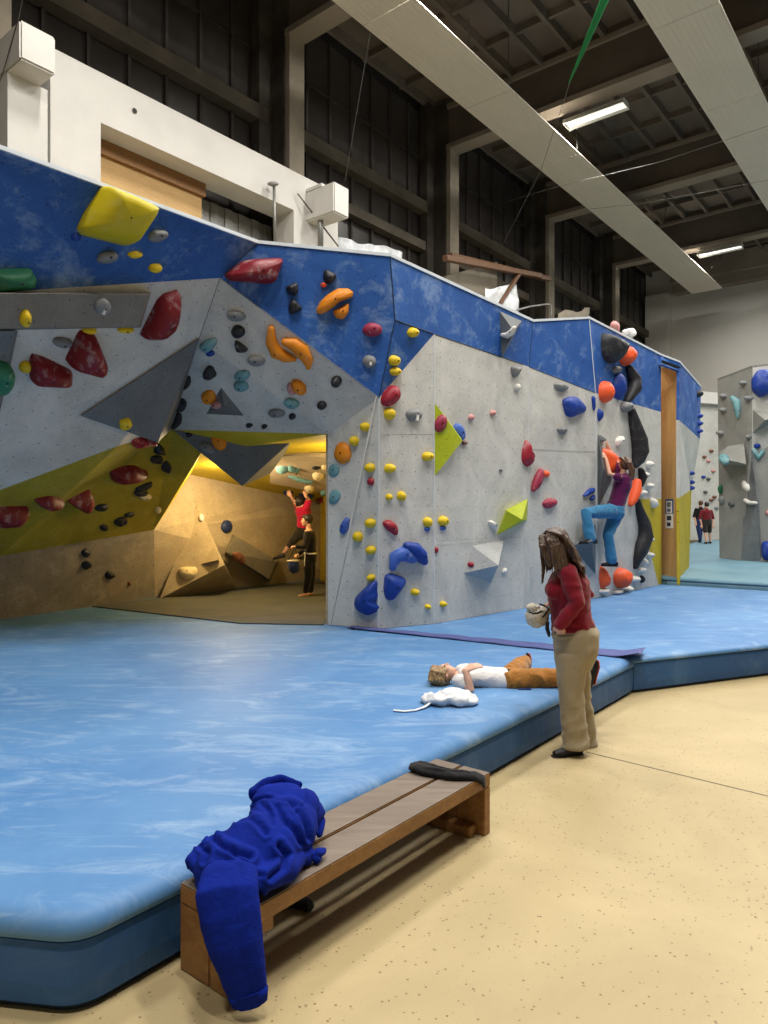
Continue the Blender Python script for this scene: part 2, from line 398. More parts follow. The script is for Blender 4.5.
# wooden shutter and grey sheet in the opening
bm = NB(); bbox(bm, -12.68, -12.58, 6.74, 9.35, 5.0, 8.7)
o = tag(obj('wooden_shutter', bm, M['shutter']), 'pale wooden panel filling the left half of the white wall opening', 'shutter')
bm = NB(); bbox(bm, -12.6, -12.5, 6.74, 9.4, 8.42, 8.7); obj('top_rail', bm, M['wood'], o)
for k in range(4):
    bm = NB(); bbox(bm, -12.585, -12.54, 6.78+0.66*k, 7.36+0.66*k, 7.62, 7.70); obj('slot_rail', bm, M['wood'], o)
bm = NB()
for k in range(12): bbox(bm, -13.1 + (0.03 if k % 2 else 0), -13.02+(0.03 if k % 2 else 0), 9.3+0.2*k, 9.5+0.2*k, 5.0, 8.62)
tag(obj('corrugated_sheet', bm, M['steel']), 'grey corrugated sheet seen through the opening in the white wall', 'sheet')
# duct panels hanging below the beams
def radiant(a0, a1, b1, lab):
    t0 = empty('radiant_panel', B((a0+a1)/2, 8, 12.5), lab, 'ceiling panel', 'long white ceiling panels')
    prof = []; n = 11; wd = a1-a0
    for k in range(n):
        x = a0 + wd*k/n
        prof += [(x, 12.5), (x+wd/n*0.62, 12.5), (x+wd/n*0.68, 12.508), (x+wd/n*0.94, 12.508)]
    prof += [(a1, 12.5), (a1, 12.525), (a0, 12.525)]
    edges = [-9.0, -2.0, 5.0, 12.0, 16.2, 20.4, 24.6, 28.8, b1]
    for s0, s1 in zip(edges, edges[1:]):
        bm = NB(); A_ = [bm.verts.new(B(x, s0+0.01, z)) for x, z in prof]; Z_ = [bm.verts.new(B(x, s1-0.01, z)) for x, z in prof]
        for k in range(len(prof)):
            q = (k+1) % len(prof); bm.faces.new((A_[k], A_[q], Z_[q], Z_[k]))
        bm.faces.new(A_); bm.faces.new(list(reversed(Z_))); obj('panel_section', bm, M['duct'], t0)
    for s0 in edges[1:-1]:
        for ax in (a0+0.1, a1-0.1): bm = NB(); rod(bm, B(ax, s0, 12.54), B(ax, s0, 14.9), 0.012); obj('hanger', bm, M['wire'], t0)
radiant(-10.3, -8.9, 37.0, 'long white ribbed panel hanging under the ceiling, left of the two')
radiant(-5.35, -3.95, 37.0, 'wide white ribbed panel hanging under the ceiling at the top right')
# luminaires
for i, (a, b) in enumerate(LAMP_SPOTS):
    lab = 'unseen fluorescent ceiling luminaire put in to light the hall'
    if (a, b) == (-8.1, 19.6): lab = 'four-tube fluorescent lamp between the two white ceiling panels'
    elif (a, b) == (-8.1, 33.2): lab = 'bright distant fluorescent lamp near the end wall'
    t0 = empty('ceiling_lamp', B(a, b, LAMP_Z), lab, 'lamp', 'fluorescent ceiling lamps')
    bm = NB()
    prof = [(-0.2, -0.13), (-0.24, 0.02), (0.24, 0.02), (0.2, -0.13), (0.19, -0.12), (0.21, -0.01), (-0.21, -0.01), (-0.19, -0.12)]
    prof = [(-0.25,-0.11),(-0.16,0.06),(0.16,0.06),(0.25,-0.11),(0.235,-0.11),(0.15,0.03),(-0.15,0.03),(-0.235,-0.11)]
    A_ = [bm.verts.new(B(a-0.9, b+x, LAMP_Z+z)) for x, z in prof]; Z_ = [bm.verts.new(B(a+0.9, b+x, LAMP_Z+z)) for x, z in prof]
    for k in range(8): bm.faces.new((A_[k], A_[(k+1) % 8], Z_[(k+1) % 8], Z_[k]))
    bm.faces.new(A_); bm.faces.new(list(reversed(Z_)))
    bbox(bm, a-0.9, a-0.88, b-0.2, b+0.2, LAMP_Z-0.1, LAMP_Z+0.03); bbox(bm, a+0.88, a+0.9, b-0.2, b+0.2, LAMP_Z-0.1, LAMP_Z+0.03)
    obj('housing', bm, M['lampbody'], t0)
    for k in range(4):
        bm = NB(); rod(bm, B(a-0.85, b-0.15+0.1*k, LAMP_Z-0.05), B(a+0.85, b-0.15+0.1*k, LAMP_Z-0.05), 0.02); obj('tube', bm, M['tube'], t0)
    for s in (-0.6, 0.6): bm = NB(); rod(bm, B(a+s, b, LAMP_Z+0.05), B(a+s, b, 14.9), 0.012); obj('hanger', bm, M['wire'], t0)

# ---------------------------------------------------------------- mats
def inset(poly, d):
    out = []; n = len(poly)
    for i in range(n):
        p0, p1, p2 = poly[i-1], poly[i], poly[(i+1) % n]
        e1 = (p1-p0).normalized(); e2 = (p2-p1).normalized()
        n1 = Vector((-e1.y, e1.x, 0)); n2 = Vector((-e2.y, e2.x, 0))
        m = (n1+n2); m = m.normalized() if m.length > 1e-6 else n1
        k = d/max(0.35, m.dot(n1)); out.append(p1 + m*k)
    return out
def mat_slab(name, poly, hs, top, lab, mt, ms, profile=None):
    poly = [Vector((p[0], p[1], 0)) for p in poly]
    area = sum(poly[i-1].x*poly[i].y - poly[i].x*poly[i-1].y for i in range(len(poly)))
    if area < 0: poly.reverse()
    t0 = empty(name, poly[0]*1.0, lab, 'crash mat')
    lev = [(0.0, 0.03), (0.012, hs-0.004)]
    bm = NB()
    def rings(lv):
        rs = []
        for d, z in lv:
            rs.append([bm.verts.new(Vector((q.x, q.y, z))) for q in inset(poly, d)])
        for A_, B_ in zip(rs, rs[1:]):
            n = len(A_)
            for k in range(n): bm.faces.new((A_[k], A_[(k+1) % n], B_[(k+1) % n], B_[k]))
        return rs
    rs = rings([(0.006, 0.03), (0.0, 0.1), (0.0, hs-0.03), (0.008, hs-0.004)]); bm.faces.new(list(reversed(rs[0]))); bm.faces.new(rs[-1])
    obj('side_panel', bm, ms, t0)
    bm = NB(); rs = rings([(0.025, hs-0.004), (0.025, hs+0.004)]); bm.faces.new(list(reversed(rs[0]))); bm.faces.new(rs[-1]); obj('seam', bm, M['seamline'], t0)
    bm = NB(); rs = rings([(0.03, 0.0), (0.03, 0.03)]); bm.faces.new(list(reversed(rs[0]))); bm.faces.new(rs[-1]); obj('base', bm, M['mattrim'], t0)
    bm = NB(); h = top-hs
    rs = rings([(0.004, hs+0.003), (-0.008, hs+0.012), (-0.008, hs+h*0.3)] + [(0.075-0.083*math.cos(q*math.pi/16), hs+h*0.3+h*0.7*math.sin(q*math.pi/16)) for q in range(1, 9)])
    bm.faces.new(list(reversed(rs[0]))); bm.faces.new(rs[-1])
    bmesh.ops.triangulate(bm, faces=[f for f in bm.faces if len(f.verts) > 4])
    o_ = obj('cover', bm, mt, t0, True)
    return t0
MZ = 0.34
def rnd(p0, p1, p2, r, n=6):      # rounded corner at p1
    a = p1 + (p0-p1).normalized()*r; b = p1 + (p2-p1).normalized()*r
    return [a*(1-s)**2 + p1*2*s*(1-s) + b*s*s for s in [k/n for k in range(n+1)]]
c0 = Vector((-5.0, 2.98, 0)); c1 = PZ(79, 1019, 0); c2 = PZ(633, 693.6, 0); c3 = PZ(352, 628.5, MZ); c3.z = 0
mt1 = [c0] + rnd(c0, c1, c2, 0.10) + [c2, c3, Vector((0.1, 9.3, 0)), Vector((-0.4, 16.2, 0)), Vector((-5.0, 12.4, 0)), Vector((-6.4, 7.6, 0))]
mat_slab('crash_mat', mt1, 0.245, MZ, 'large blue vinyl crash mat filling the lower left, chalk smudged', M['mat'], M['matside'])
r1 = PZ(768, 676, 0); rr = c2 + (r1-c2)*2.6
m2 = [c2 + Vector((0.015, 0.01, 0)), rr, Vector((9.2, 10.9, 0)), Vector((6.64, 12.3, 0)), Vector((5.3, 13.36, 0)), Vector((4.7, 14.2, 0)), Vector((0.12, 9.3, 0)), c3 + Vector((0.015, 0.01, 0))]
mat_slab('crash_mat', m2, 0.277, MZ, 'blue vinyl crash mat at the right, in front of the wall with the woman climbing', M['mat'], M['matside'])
tm = [Vector((5.35, 13.42, 0)), Vector((6.66, 12.4, 0)), Vector((9.25, 11.0, 0)), Vector((19, 9.5, 0)), Vector((27.5, 21, 0)), Vector((14.2, 31.7, 0)), Vector((4.9, 15.5, 0))]
mat_slab('crash_mat', tm, 0.40, 0.48, 'grey-teal crash mat floor beyond the doorway', M['tealmat'], M['tealmat'])
# violet flap covering the joint
bm = NB(); q0 = PZ(350, 627.5, MZ); q1 = PZ(642, 657, MZ); dd = (q1-q0); L = dd.length; dd.normalize(); nn = Vector((-dd.y, dd.x, 0))
rows = []
for i in range(61):
    s = i/60; c = q0 + dd*L*s; wv = 0.006*math.sin(s*37) + 0.004*math.sin(s*91+1)
    lift = 0.055*max(0, (s-0.93)/0.07)**1.5
    wd = 0.07 + 0.10*s
    rows.append([bm.verts.new(c + nn*(k*wd + wv) + Vector((0, 0, 0.006 + lift*(0.3+0.7*abs(k)) + (0.004 if abs(k) < 0.6 else 0) + 0.006*abs(math.sin(s*23+k*2)))) ) for k in (-1, -0.5, 0, 0.5, 1)])
for A_, B_ in zip(rows, rows[1:]):
    for k in range(4): bm.faces.new((A_[k], B_[k], B_[k+1], A_[k+1]))
o = tag(obj('joint_flap', bm, M['strip'], None, True), 'violet-blue fabric strip covering the joint between the blue mats', 'strip')
md = o.modifiers.new('t', 'SOLIDIFY'); md.thickness = 0.004; md.offset = 1

# ---------------------------------------------------------------- the climbing wall
TRI = []        # triangles holds are placed on
TOW = Vector((0, 0, H))
def panel(name, pts, mat, parent, label=None, thick=0.05, reg=True):
    pts = [Vector(p) for p in pts]
    n = Vector((0, 0, 0))
    for i in range(len(pts)):
        a, b = pts[i-1], pts[i]; n += a.cross(b)
    n.normalize(); c = sum(pts, Vector())/len(pts)
    if n.dot(TOW-c) < 0: n = -n; pts.reverse()
    u = Vector((0, 0, 1)).cross(n); u = u.normalized() if u.length > 0.05 else Vector((1, 0, 0)); v = n.cross(u)
    bm = NB(); fr = [bm.verts.new(p) for p in pts]; bk = [bm.verts.new(p - n*thick) for p in pts]
    f = bm.faces.new(fr); g = bm.faces.new(list(reversed(bk)))
    for i in range(len(pts)):
        j = (i+1) % len(pts); bm.faces.new((fr[i], bk[i], bk[j], fr[j]))
    uvl = bm.loops.layers.uv.new('uv')
    for fc in bm.faces:
        for lp in fc.loops: lp[uvl].uv = ((lp.vert.co-c).dot(u) + 50, (lp.vert.co-c).dot(v) + 50)
    r = bmesh.ops.triangulate(bm, faces=[f, g])
    if reg:
        s = set(fr)
        for fc in bm.faces:
            if all(q in s for q in fc.verts): TRI.append([q.co.copy() for q in fc.verts])
    o = obj(name, bm, mat, parent)
    if label: o['label'] = label
    return o
def base(px, py): 
    q = PZ(px, py, MZ); q.z = MZ+0.004; return q
V = dict(
 TL=P(-120,104,4.97), T0=P(258,242.5,7.52), A=P(390,255.5,7.9), Bv=P(395,320,7.95), Cc=P(379,398,8.05), D=P(434,334,8.5),
 E=P(220,278,7.7), G0=P(0,292,6.0), G0x=P(-120,300,5.25), Fv=P(199,339,8.4), G1=P(0,490,7.6), G1x=P(-120,535,6.8), G2=P(118,446,8.9),
 K=P(172,429.5,9.3), L=P(328,434,8.43), Z1=P(201,453,9.8), Z2=P(154,530,10.9), Z3=P(0,556,8.7), Z3x=P(-120,576,7.7),
 N=P(533,321,10.3), Mm=P(529,367,9.98), M0=P(523,364.5,9.9), O=P(589,318,10.9), Q=P(595.5,393,11.1), R=P(661,355,13.0), Sx=P(661,412,13.15),
 R2=P(679.5,362,13.35), Vf=P(701,387,15.9), Xf=P(700,439,15.7), Y2=P(679,420,13.3))
V.update(b0x=base(-120,637), b0=base(0,620), b1=base(155,598), p1=base(328,625), p2=base(378,629), p3=base(434,624), p4=base(523.5,608.5), p5=base(529,607),
 p6=base(597,598), p7=base(661.6,584), p8=base(680,585), p9=base(689,573.5))
def onp(a, b, c, px, py):
    n = (V[b]-V[a]).cross(V[c]-V[a]); d = P(px, py, 1.0) - TOW
    return TOW + d*((V[a]-TOW).dot(n)/d.dot(n))
V['E'] = onp('T0','A','Cc',220,278); V['Bv'] = onp('T0','A','Cc',395,320)
V['G0'] = onp('TL','T0','E',0,292); V['G0x'] = onp('TL','T0','E',-120,300)
V['Fv'] = onp('E','G0','G1',199,339); V['G1x'] = onp('E','G0','G1',-120,535); V['G2'] = onp('E','G0','G1',118,446)
V['N'] = onp('A','Bv','D',533,321); V['Mm'] = onp('A','Bv','D',529,367); V['M0'] = onp('A','Bv','D',523,364.5)
V['O'] = onp('N','Mm','Q',589,318); V['R'] = onp('O','Q','Sx',661,355)
V['Z3'] = onp('G1','G2','Z2',0,556); V['Z3x'] = onp('G1','G2','Z2',-120,576)
g = lambda *k: [V[x] if isinstance(x, str) else x for x in k]
CW = empty('climbing_wall', V['p3'], 'long angular climbing wall, blue band along the top, leaning over a cave', 'climbing wall')
panel('upper_panel', g('TL','T0','E','G0','G0x'), M['blue'], CW, 'blue panel at the upper left')
panel('upper_panel', g('T0','A','Bv','Cc','E'), M['blue'], CW)
panel('upper_panel', g('Bv','D','Cc'), M['blue'], CW)
panel('upper_panel', g('A','N','Mm','M0','D','Bv'), M['blue'], CW)
panel('upper_panel', g('N','O','Q','Mm'), M['blue'], CW)
panel('upper_panel', g('O','R','Sx','Q'), M['blue'], CW)
panel('upper_panel', g('R2','Vf','Xf','Y2'), M['blue'], CW)
panel('door_header', g('R','R2', P(679.5,371,13.35), P(661.3,364,13.0)), M['blue'], CW, 'blue strip above the doorway')
panel('door_header', [P(661.3,362.5,13.02), P(679.5,369.5,13.37), P(684,371,14.4), P(655,362.5,14.2)], M['darkmetal'], CW, 'dark beam in the doorway', reg=False)
panel('overhang_panel', g('G0x','G0','E','Fv','G2','G1','G1x'), M['grey'], CW, 'grey overhanging panel at the left')
panel('overhang_panel', g('E','Cc','L','K','Fv'), M['grey'], CW, 'grey overhanging panel above the cave')
panel('overhang_panel', g('Fv','K','G2'), M['grey'], CW)
panel('lower_overhang', g('G1x','G1','G2','K','Z1','Z2','Z3','Z3x'), M['olive'], CW, 'olive yellow sloping panel')
panel('kick_panel', g('Z3x','Z3','Z2','b1','b0','b0x'), M['kick'], CW, 'grey-brown upright panel at the foot')
panel('front_panel', g('L','Cc','p2','p1'), M['grey'], CW)
panel('front_panel', g('Cc','D','p3','p2'), M['grey'], CW)
panel('front_panel', g('D','M0','p4','p3'), M['grey'], CW)
panel('front_panel', g('M0','Mm','p5','p4'), M['grey'], CW)
panel('front_panel', g('Mm','Q','p6','p5'), M['grey'], CW)
def on(pa, pb, pc, px, py):     # pixel ray onto the plane through three points
    n = (V[pb]-V[pa]).cross(V[pc]-V[pa]); d = P(px, py, 1.0) - TOW
    return TOW + d*((V[pa]-TOW).dot(n)/d.dot(n))
ya = on('Q','Sx','p6',661.4,499); yb = on('Q','Sx','p6',637,499); yc = on('Q','Sx','p6',658.5,584)
yc.z = MZ+0.004
panel('side_panel', [V['Q'],V['Sx'],ya,yb,yc,V['p6']], M['grey'], CW)
panel('yellow_corner', [ya,yb,yc,V['p7']], M['yellow'], CW, 'yellow painted triangle beside the doorway')
yd = P(679,498,13.3); ye = P(691.5,489.5,15.5)
panel('far_panel', [V['Y2'],V['Xf'],ye,yd], M['grey'], CW)
panel('far_panel', [yd,ye,V['p9'],V['p8']], M['yellow'], CW, 'yellow lower part right of the doorway')
# doorway: pale ply reveal
jb = V['p8'] + Vector((-0.32, 1.2, 0)); jt = V['R2'] + Vector((-0.32, 1.2, 0))
panel('door_reveal', [V['p8']+Vector((-0.012,0.02,0)), V['R2']+Vector((-0.012,0.02,-0.03)), jt, jb], M['ply'], CW, 'pale plywood side of the doorway', thick=0.008)
panel('door_reveal', [V['p7']+Vector((-0.05,0.05,0)), V['R']+Vector((-0.05,0.05,-0.05)), V['R']+Vector((-0.9,1.5,0)), V['p7']+Vector((-0.9,1.5,0))], M['ply'], CW, reg=False)
panel('door_reveal', [V['p7']+Vector((-0.9,1.5,0)), V['R']+Vector((-0.9,1.5,0)), jt, jb], M['ply'], CW, reg=False)
# cave
wt0 = P(190.5,474.5,11.9); wt1 = P(294,497,13.9); wt2 = P(350,508,15.1); wb = base(345,576.2)
panel('cave_wall', [V['Z2'], wt0, wt1, wt2, wb, V['b1']], M['tan'], CW, 'warm-lit plywood wall at the back of the cave')
Lr = Vector((-0.42, 9.7, 2.66))
panel('cave_roof', [V['K'], V['L'], Lr, wt2, wt1, wt0, V['Z1']], M['yellow'], CW, 'yellow sloping roof of the cave')
panel('cave_roof', [V['Z1'], wt0, V['Z2']], M['yellow'], CW)
panel('cave_roof_panel', [P(270,466,11.2),P(279.5,456,10.4),P(345,456,10.2),P(345,498,12.6),P(270,483,12.0)], M['tan'], CW, 'grey-brown roof panel carrying teal and cream holds')
s0 = V['p1'] + Vector((0.02, 0.03, 0)); s1 = Vector((-0.42, 9.7, MZ)); s2 = Vector((-1.38, 14.9, MZ))
up = Vector((0, 0, 2.45))
panel('cave_side', [s0, s0+up, s1+up, s1], M['tan'], CW, reg=False)
panel('cave_side', [s1, s1+up, s2+up, s2], M['yellow'], CW, 'yellow side wall of the cave')
# added sheet on the cave mat, warm light and dust in its colour
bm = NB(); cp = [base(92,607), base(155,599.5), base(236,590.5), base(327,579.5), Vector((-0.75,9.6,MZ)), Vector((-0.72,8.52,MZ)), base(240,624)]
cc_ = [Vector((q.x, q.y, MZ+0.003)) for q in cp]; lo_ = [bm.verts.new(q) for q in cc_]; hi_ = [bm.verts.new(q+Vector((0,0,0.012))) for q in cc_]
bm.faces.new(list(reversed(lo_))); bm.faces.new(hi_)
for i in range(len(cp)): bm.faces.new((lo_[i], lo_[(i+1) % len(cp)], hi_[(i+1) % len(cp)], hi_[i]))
tag(obj('cave_floor_tint', bm, M['cave_floor_tint']), 'thin sheet added over the cave mat, warm light and dust in its colour', 'cave_floor_tint')
# white top edge
top = [V[k] for k in ('TL','T0','A','N','O','R','R2','Vf')]
for p_, q_ in zip(top, top[1:]):
    d = (q_-p_).normalized(); sd = Vector((d.y, -d.x, 0)).normalized()
    bm = NB(); box(bm, p_, d, sd, Vector((0,0,1)), -0.01, (q_-p_).length+0.01, -0.10, 0.012, -0.012, 0.022); obj('top_edge', bm, M['edge'], CW)
# seams and edge lines
def line(name, p_, q_, r, mat, parent): bm = NB(); rod(bm, p_, q_, r, 6); return obj(name, bm, mat, parent)
for k1, k2, mm, r in (('E','Fv','rawedge',0.006),('T0','E','seamline',0.004),('A','Bv','seamline',0.007),('Bv','Cc','seamline',0.006),('Bv','D','seamline',0.007),('Cc','p2','edge',0.006),('D','p3','edge',0.007),('O','Q','edge',0.010),
                      ('Q','p6','edge',0.009),('Mm','p5','edge',0.005),('D','M0','seamline',0.006),('Mm','Q','seamline',0.005),('E','Cc','rawedge',0.006),('N','Mm','seamline',0.005)):
    line('edge_strip', V[k1], V[k2], r, M[mm], CW)
for ka, kb, kc, xa, ya_, xb, yb_ in (('Cc','D','p3',380,434.5,433,434.5),('D','M0','p4',436,541,522,537),('Mm','Q','p6',531,449,595,452)):
    line('sheet_joint', onp(ka,kb,kc,xa,ya_), onp(ka,kb,kc,xb,yb_), 0.0018, M['rawedge'], CW)
line('wall_cord', V['Cc']+Vector((-0.03,-0.03,0.02)), V['p1']+Vector((0.03,-0.02,0.0)), 0.006, M['rope'], CW)
# ---------------------------------------------------------------- volumes and holds bolted to the wall
def raycast(px, py):
    d = (P(px, py, 1.0) - TOW).normalized(); best = None
    for (a, b, c) in TRI:
        n = (b-a).cross(c-a); dn = d.dot(n)
        if abs(dn) < 1e-12: continue
        t_ = (a-TOW).dot(n)/dn
        if t_ <= 0.1 or (best and t_ >= best[0]): continue
        q = TOW + d*t_
        if n.dot((b-a).cross(q-a)) < -1e-9 or n.dot((c-b).cross(q-b)) < -1e-9 or n.dot((a-c).cross(q-c)) < -1e-9: continue
        n.normalize(); n = -n if n.dot(d) > 0 else n
        best = (t_, q, n)
    return best
def sp(px, py, h=0.0):
    r = raycast(px, py)
    if r is None: r = raycast(px+1.5, py) or raycast(px-1.5, py) or raycast(px, py-2) or raycast(px, py+2)
    d = (r[1]-TOW).normalized(); k = max(0.4, -d.dot(r[2]))
    return r[1] - d*(h/k)
def volume(lab, pts, mat, cat='climbing volume', sink=0.02):
    vs = [q if isinstance(q, Vector) else sp(*q) for q in pts]
    bm = NB()
    for q in vs: bm.verts.new(q)
    bmesh.ops.convex_hull(bm, input=bm.verts[:])
    bmesh.ops.recalc_face_normals(bm, faces=bm.faces)
    for e in [e for e in bm.edges]:
        if len(e.link_faces) == 2 and e.calc_face_angle(9) < 0.02:
            pass
    uvl = bm.loops.layers.uv.new('uv')
    tris = []
    for fc in bm.faces:
        n = fc.normal; u = Vector((0, 0, 1)).cross(n); u = u.normalized() if u.length > 0.05 else Vector((1, 0, 0)); v = n.cross(u)
        for lp in fc.loops: lp[uvl].uv = (lp.vert.co.dot(u)+50, lp.vert.co.dot(v)+50)
        for k in range(1, len(fc.verts)-1): tris.append([fc.verts[0].co.copy(), fc.verts[k].co.copy(), fc.verts[k+1].co.copy()])
    o = obj('climbing_volume', bm, mat); TRI.extend(tris)
    return tag(o, lab, cat)
volume('long taupe box volume under the blue band at the far left', [(-40,291,0),(151,293,0.0),(140.6,327.6,0.0),(-40,331,0),(-40,293,0.22),(146,295,0.16),(138,326,0.16),(-40,329,0.22)], M['volbrown'])
volume('dark grey volume cut off by the left edge, below the taupe box', [(-45,331,0.02),(18,331,0.02),(0,412,0.02),(-45,412,0.02),(-45,331,0.12),(15,331,0.12),(-2,408,0.12)], M['volgrey'])
volume('large dark grey triangular volume on the left overhang', [(81,416,0.03),(199,339,0.03),(81,416,0),(199,339,0),(172,428.5,0),(158,443.5,0),TOW+(onp('E','G0','G1',158,442)-TOW)*0.975], M['volgrey'])
volume('small dark grey triangular volume with a pink hold on it', [(221,387.5,0),(206.4,414,0),(244,415.7,0),(224,406,0.10)], M['volgrey'])
volume('dark grey pointed volume hanging down into the mouth of the cave', [P(173,430,9.28),P(291,441.7,9.25),P(242,486,9.3),P(201,453,9.8),P(270,474,10.3),P(284,455,10.5)], M['volgrey'])
volume('lime green triangular volume beside the vertical corner strip', [(434.8,403,0),(434.8,476,0),(460,436,0.0),(462.4,441,0.17)], M['lime'])
volume('lime green angular volume in the inside corner of the front wall', [(528,498.5,0.0),(505.8,510,0.0),(497,535,0.0),(527,520,0.0),(507,511,0.13),(522,519.5,0.24)], M['lime'])
volume('pale grey pyramid volume low on the front wall, shaded underneath', [(464,573,0),(472.3,546,0),(504,539,0),(491,583,0),(498.4,565.4,0.26)], M['volwhite'])
volume('grey wedge volume on the blue band carrying a white hold', [(499.5,311,0),(521.7,321,0),(502,358,0),(514,331,0.22)], M['volgrey'])
volume('dark grey wedge volume under the climbing woman\'s raised foot', [(570,546,0),(595.5,524,0),(595.5,574,0),(592,541,0.34)], M['volgrey'])
volume('grey wedge volume behind the big coral hold', [(598,433,0),(598,508,0),(612,480,0.0),(603,468,0.14)], M['volgrey'])
volume('tall pale triangular volume standing on the mat inside the cave', [P(197.5,504,11.74), Vector((*P(160,597.6,11.15)[:2], MZ+0.004)), Vector((*P(237,589.5,12.45)[:2], MZ+0.004)), P(224.5,564.8,11.35), Vector((*P(160,597.6,11.35)[:2], MZ+0.004))], M['tan'])
volume('small pyramid volume on the face of the tall cave volume', [(215,546,0),(200,564,0),(226,566,0.02),(218,560,0.16)], M['tan'])
volume('box-shaped brown volume on the back wall of the cave', [(232.7,534.3,0.0),(224.5,553,0.0),(270,582,0.0),(279,561,0.0),(236,537,0.4),(226,552,0.4),(269,579,0.4),(276,562,0.4)], M['volbrown'])

HOLDN = [0]; ZV_ = Vector((0, 0, 1))
def hold(col, lab, shape, h=0.06, bolt=True, group='climbing holds on the long wall', apex=(0, 0), nz=0.05, flat=0.9, name='climbing_hold', nmix=None):
    if col == 'black': nz = nz*1.8
    HOLDN[0] += 1; seed = HOLDN[0]*3.7
    if shape[0] == 'e':
        _, cx, cy, w_, h_ = shape[:5]; rot = math.radians(shape[5]) if len(shape) > 5 else 0
        pts = []
        for k in range(20):
            an = 2*math.pi*k/20; e = 1 + 0.10*noise.noise(Vector((math.cos(an)*1.3, math.sin(an)*1.3, seed)))
            x, y = 0.5*w_*math.cos(an)*e, 0.5*h_*math.sin(an)*e
            pts.append((cx + x*math.cos(rot) + y*math.sin(rot), cy - x*math.sin(rot) + y*math.cos(rot)))
    elif shape[0] == 't':     # bent body: centre line with widths
        return hold_tube(col, lab, shape[1], h, group, name)
    else:
        pts = list(shape)
        sharp = nz <= 0.015; kk = 0.10 if sharp else 0.18
        for _ in range(2 if len(pts) < 12 else 1):
            q = []
            for i in range(len(pts)):
                (x0, y0), (x1, y1) = pts[i], pts[(i+1) % len(pts)]
                q += [(x0*(1-kk)+x1*kk, y0*(1-kk)+y1*kk), (x0*kk+x1*(1-kk), y0*kk+y1*(1-kk))]
            pts = q
    cx = sum(p[0] for p in pts)/len(pts); cy = sum(p[1] for p in pts)/len(pts)
    r = raycast(cx, cy)
    if r is None: print('HOLD MISSES', lab); return None
    _, loc, n = r; dr = (loc-TOW).normalized()
    m = n.copy()
    while -m.dot(dr) < 0.5: m = (m - dr*0.08).normalized()
    out = []
    for x, y in pts:
        d = (P(x, y, 1.0)-TOW).normalized(); out.append(TOW + d*((loc-TOW).dot(m)/d.dot(m)))
    c = sum(out, Vector())/len(out)
    size = max((o_-c).length for o_ in out)
    ap = c + (P(cx+apex[0], cy+apex[1], dr.y and (loc-TOW).length) - P(cx, cy, (loc-TOW).length)) if apex != (0, 0) else c
    bm = NB(); rings = [[bm.verts.new(p - n*(0.03+size*0.1)) for p in out]]
    R_ = 7
    for k in range(R_):
        tt = k/R_*math.pi/2; cs = math.cos(tt)**flat; sn = math.sin(tt)
        ring = []
        for p in out:
            base_ = c + (ap-c)*sn; q = base_ + (p-c)*cs + n*(h*sn)
            q += n*(nz*size*noise.noise(q*9 + Vector((seed, 0, 0))))*sn*2
            ring.append(bm.verts.new(q))
        rings.append(ring)
    tip = bm.verts.new(ap + n*h*1.0)
    for A_, B_ in zip(rings, rings[1:]):
        for i in range(len(A_)):
            j = (i+1) % len(A_); bm.faces.new((A_[i], A_[j], B_[j], B_[i]))
    L_ = rings[-1]
    for i in range(len(L_)): bm.faces.new((L_[i], L_[(i+1) % len(L_)], tip))
    bm.faces.new(list(reversed(rings[0])))
    o = tag(obj(name, bm, M['h_'+col], None, True), lab, 'climbing hold', group)
    if bolt and size > 0.08:
        bm = NB(); q = ap + n*h*0.96; rod(bm, q-n*0.01, q+n*0.012, min(0.009, size*0.09), 8)
        b_ = obj('bolt', bm, M['bolt'], o)
        if 'white tag' in lab:
            uu_ = ZV_.cross(n).normalized(); vv_ = n.cross(uu_); bm = NB()
            box(bm, q - vv_*size*0.28, uu_, vv_, n, -size*0.14, size*0.14, -size*0.3, size*0.3, -0.03, 0.008)
            t_ = obj('tag', bm, M['paper'], o); t_['label'] = 'white tag'
    return o
def hold_tube(col, lab, cl, h, group, name):
    cx, cy = cl[len(cl)//2][:2]; _, loc, n = raycast(cx, cy); dr = (loc-TOW).normalized(); m = n.copy()
    while -m.dot(dr) < 0.5: m = (m - dr*0.08).normalized()
    pts = []; rad = []
    for x, y, wpx in cl:
        d = (P(x, y, 1.0)-TOW).normalized(); q = TOW + d*((loc-TOW).dot(m)/d.dot(m))
        pts.append(q + n*h*0.35); rad.append((wpx*0.5/F*q.y, h*0.75*(wpx/max(c_[2] for c_ in cl))**0.8))
    bm = NB(); sd = []
    for i in range(len(pts)):
        tn = (pts[min(i+1, len(pts)-1)]-pts[max(i-1, 0)]).normalized(); sd.append(tn.cross(n))
    loft(bm, pts, rad, side=sd, seg=14)
    o = tag(obj(name, bm, M['h_'+col], None, True), lab, 'climbing hold', group)
    q = pts[len(pts)//2] + n*h*0.7; bm = NB(); rod(bm, q-n*0.01, q+n*0.012, 0.008, 8); obj('bolt', bm, M['bolt'], o)
    return o
E_ = lambda *a: ('e',)+a
def Z(x0, y0, s, *pts): return [(x0+x/s, y0+y/s) for x, y in pts]
G1_ = 'climbing holds on the left overhang'
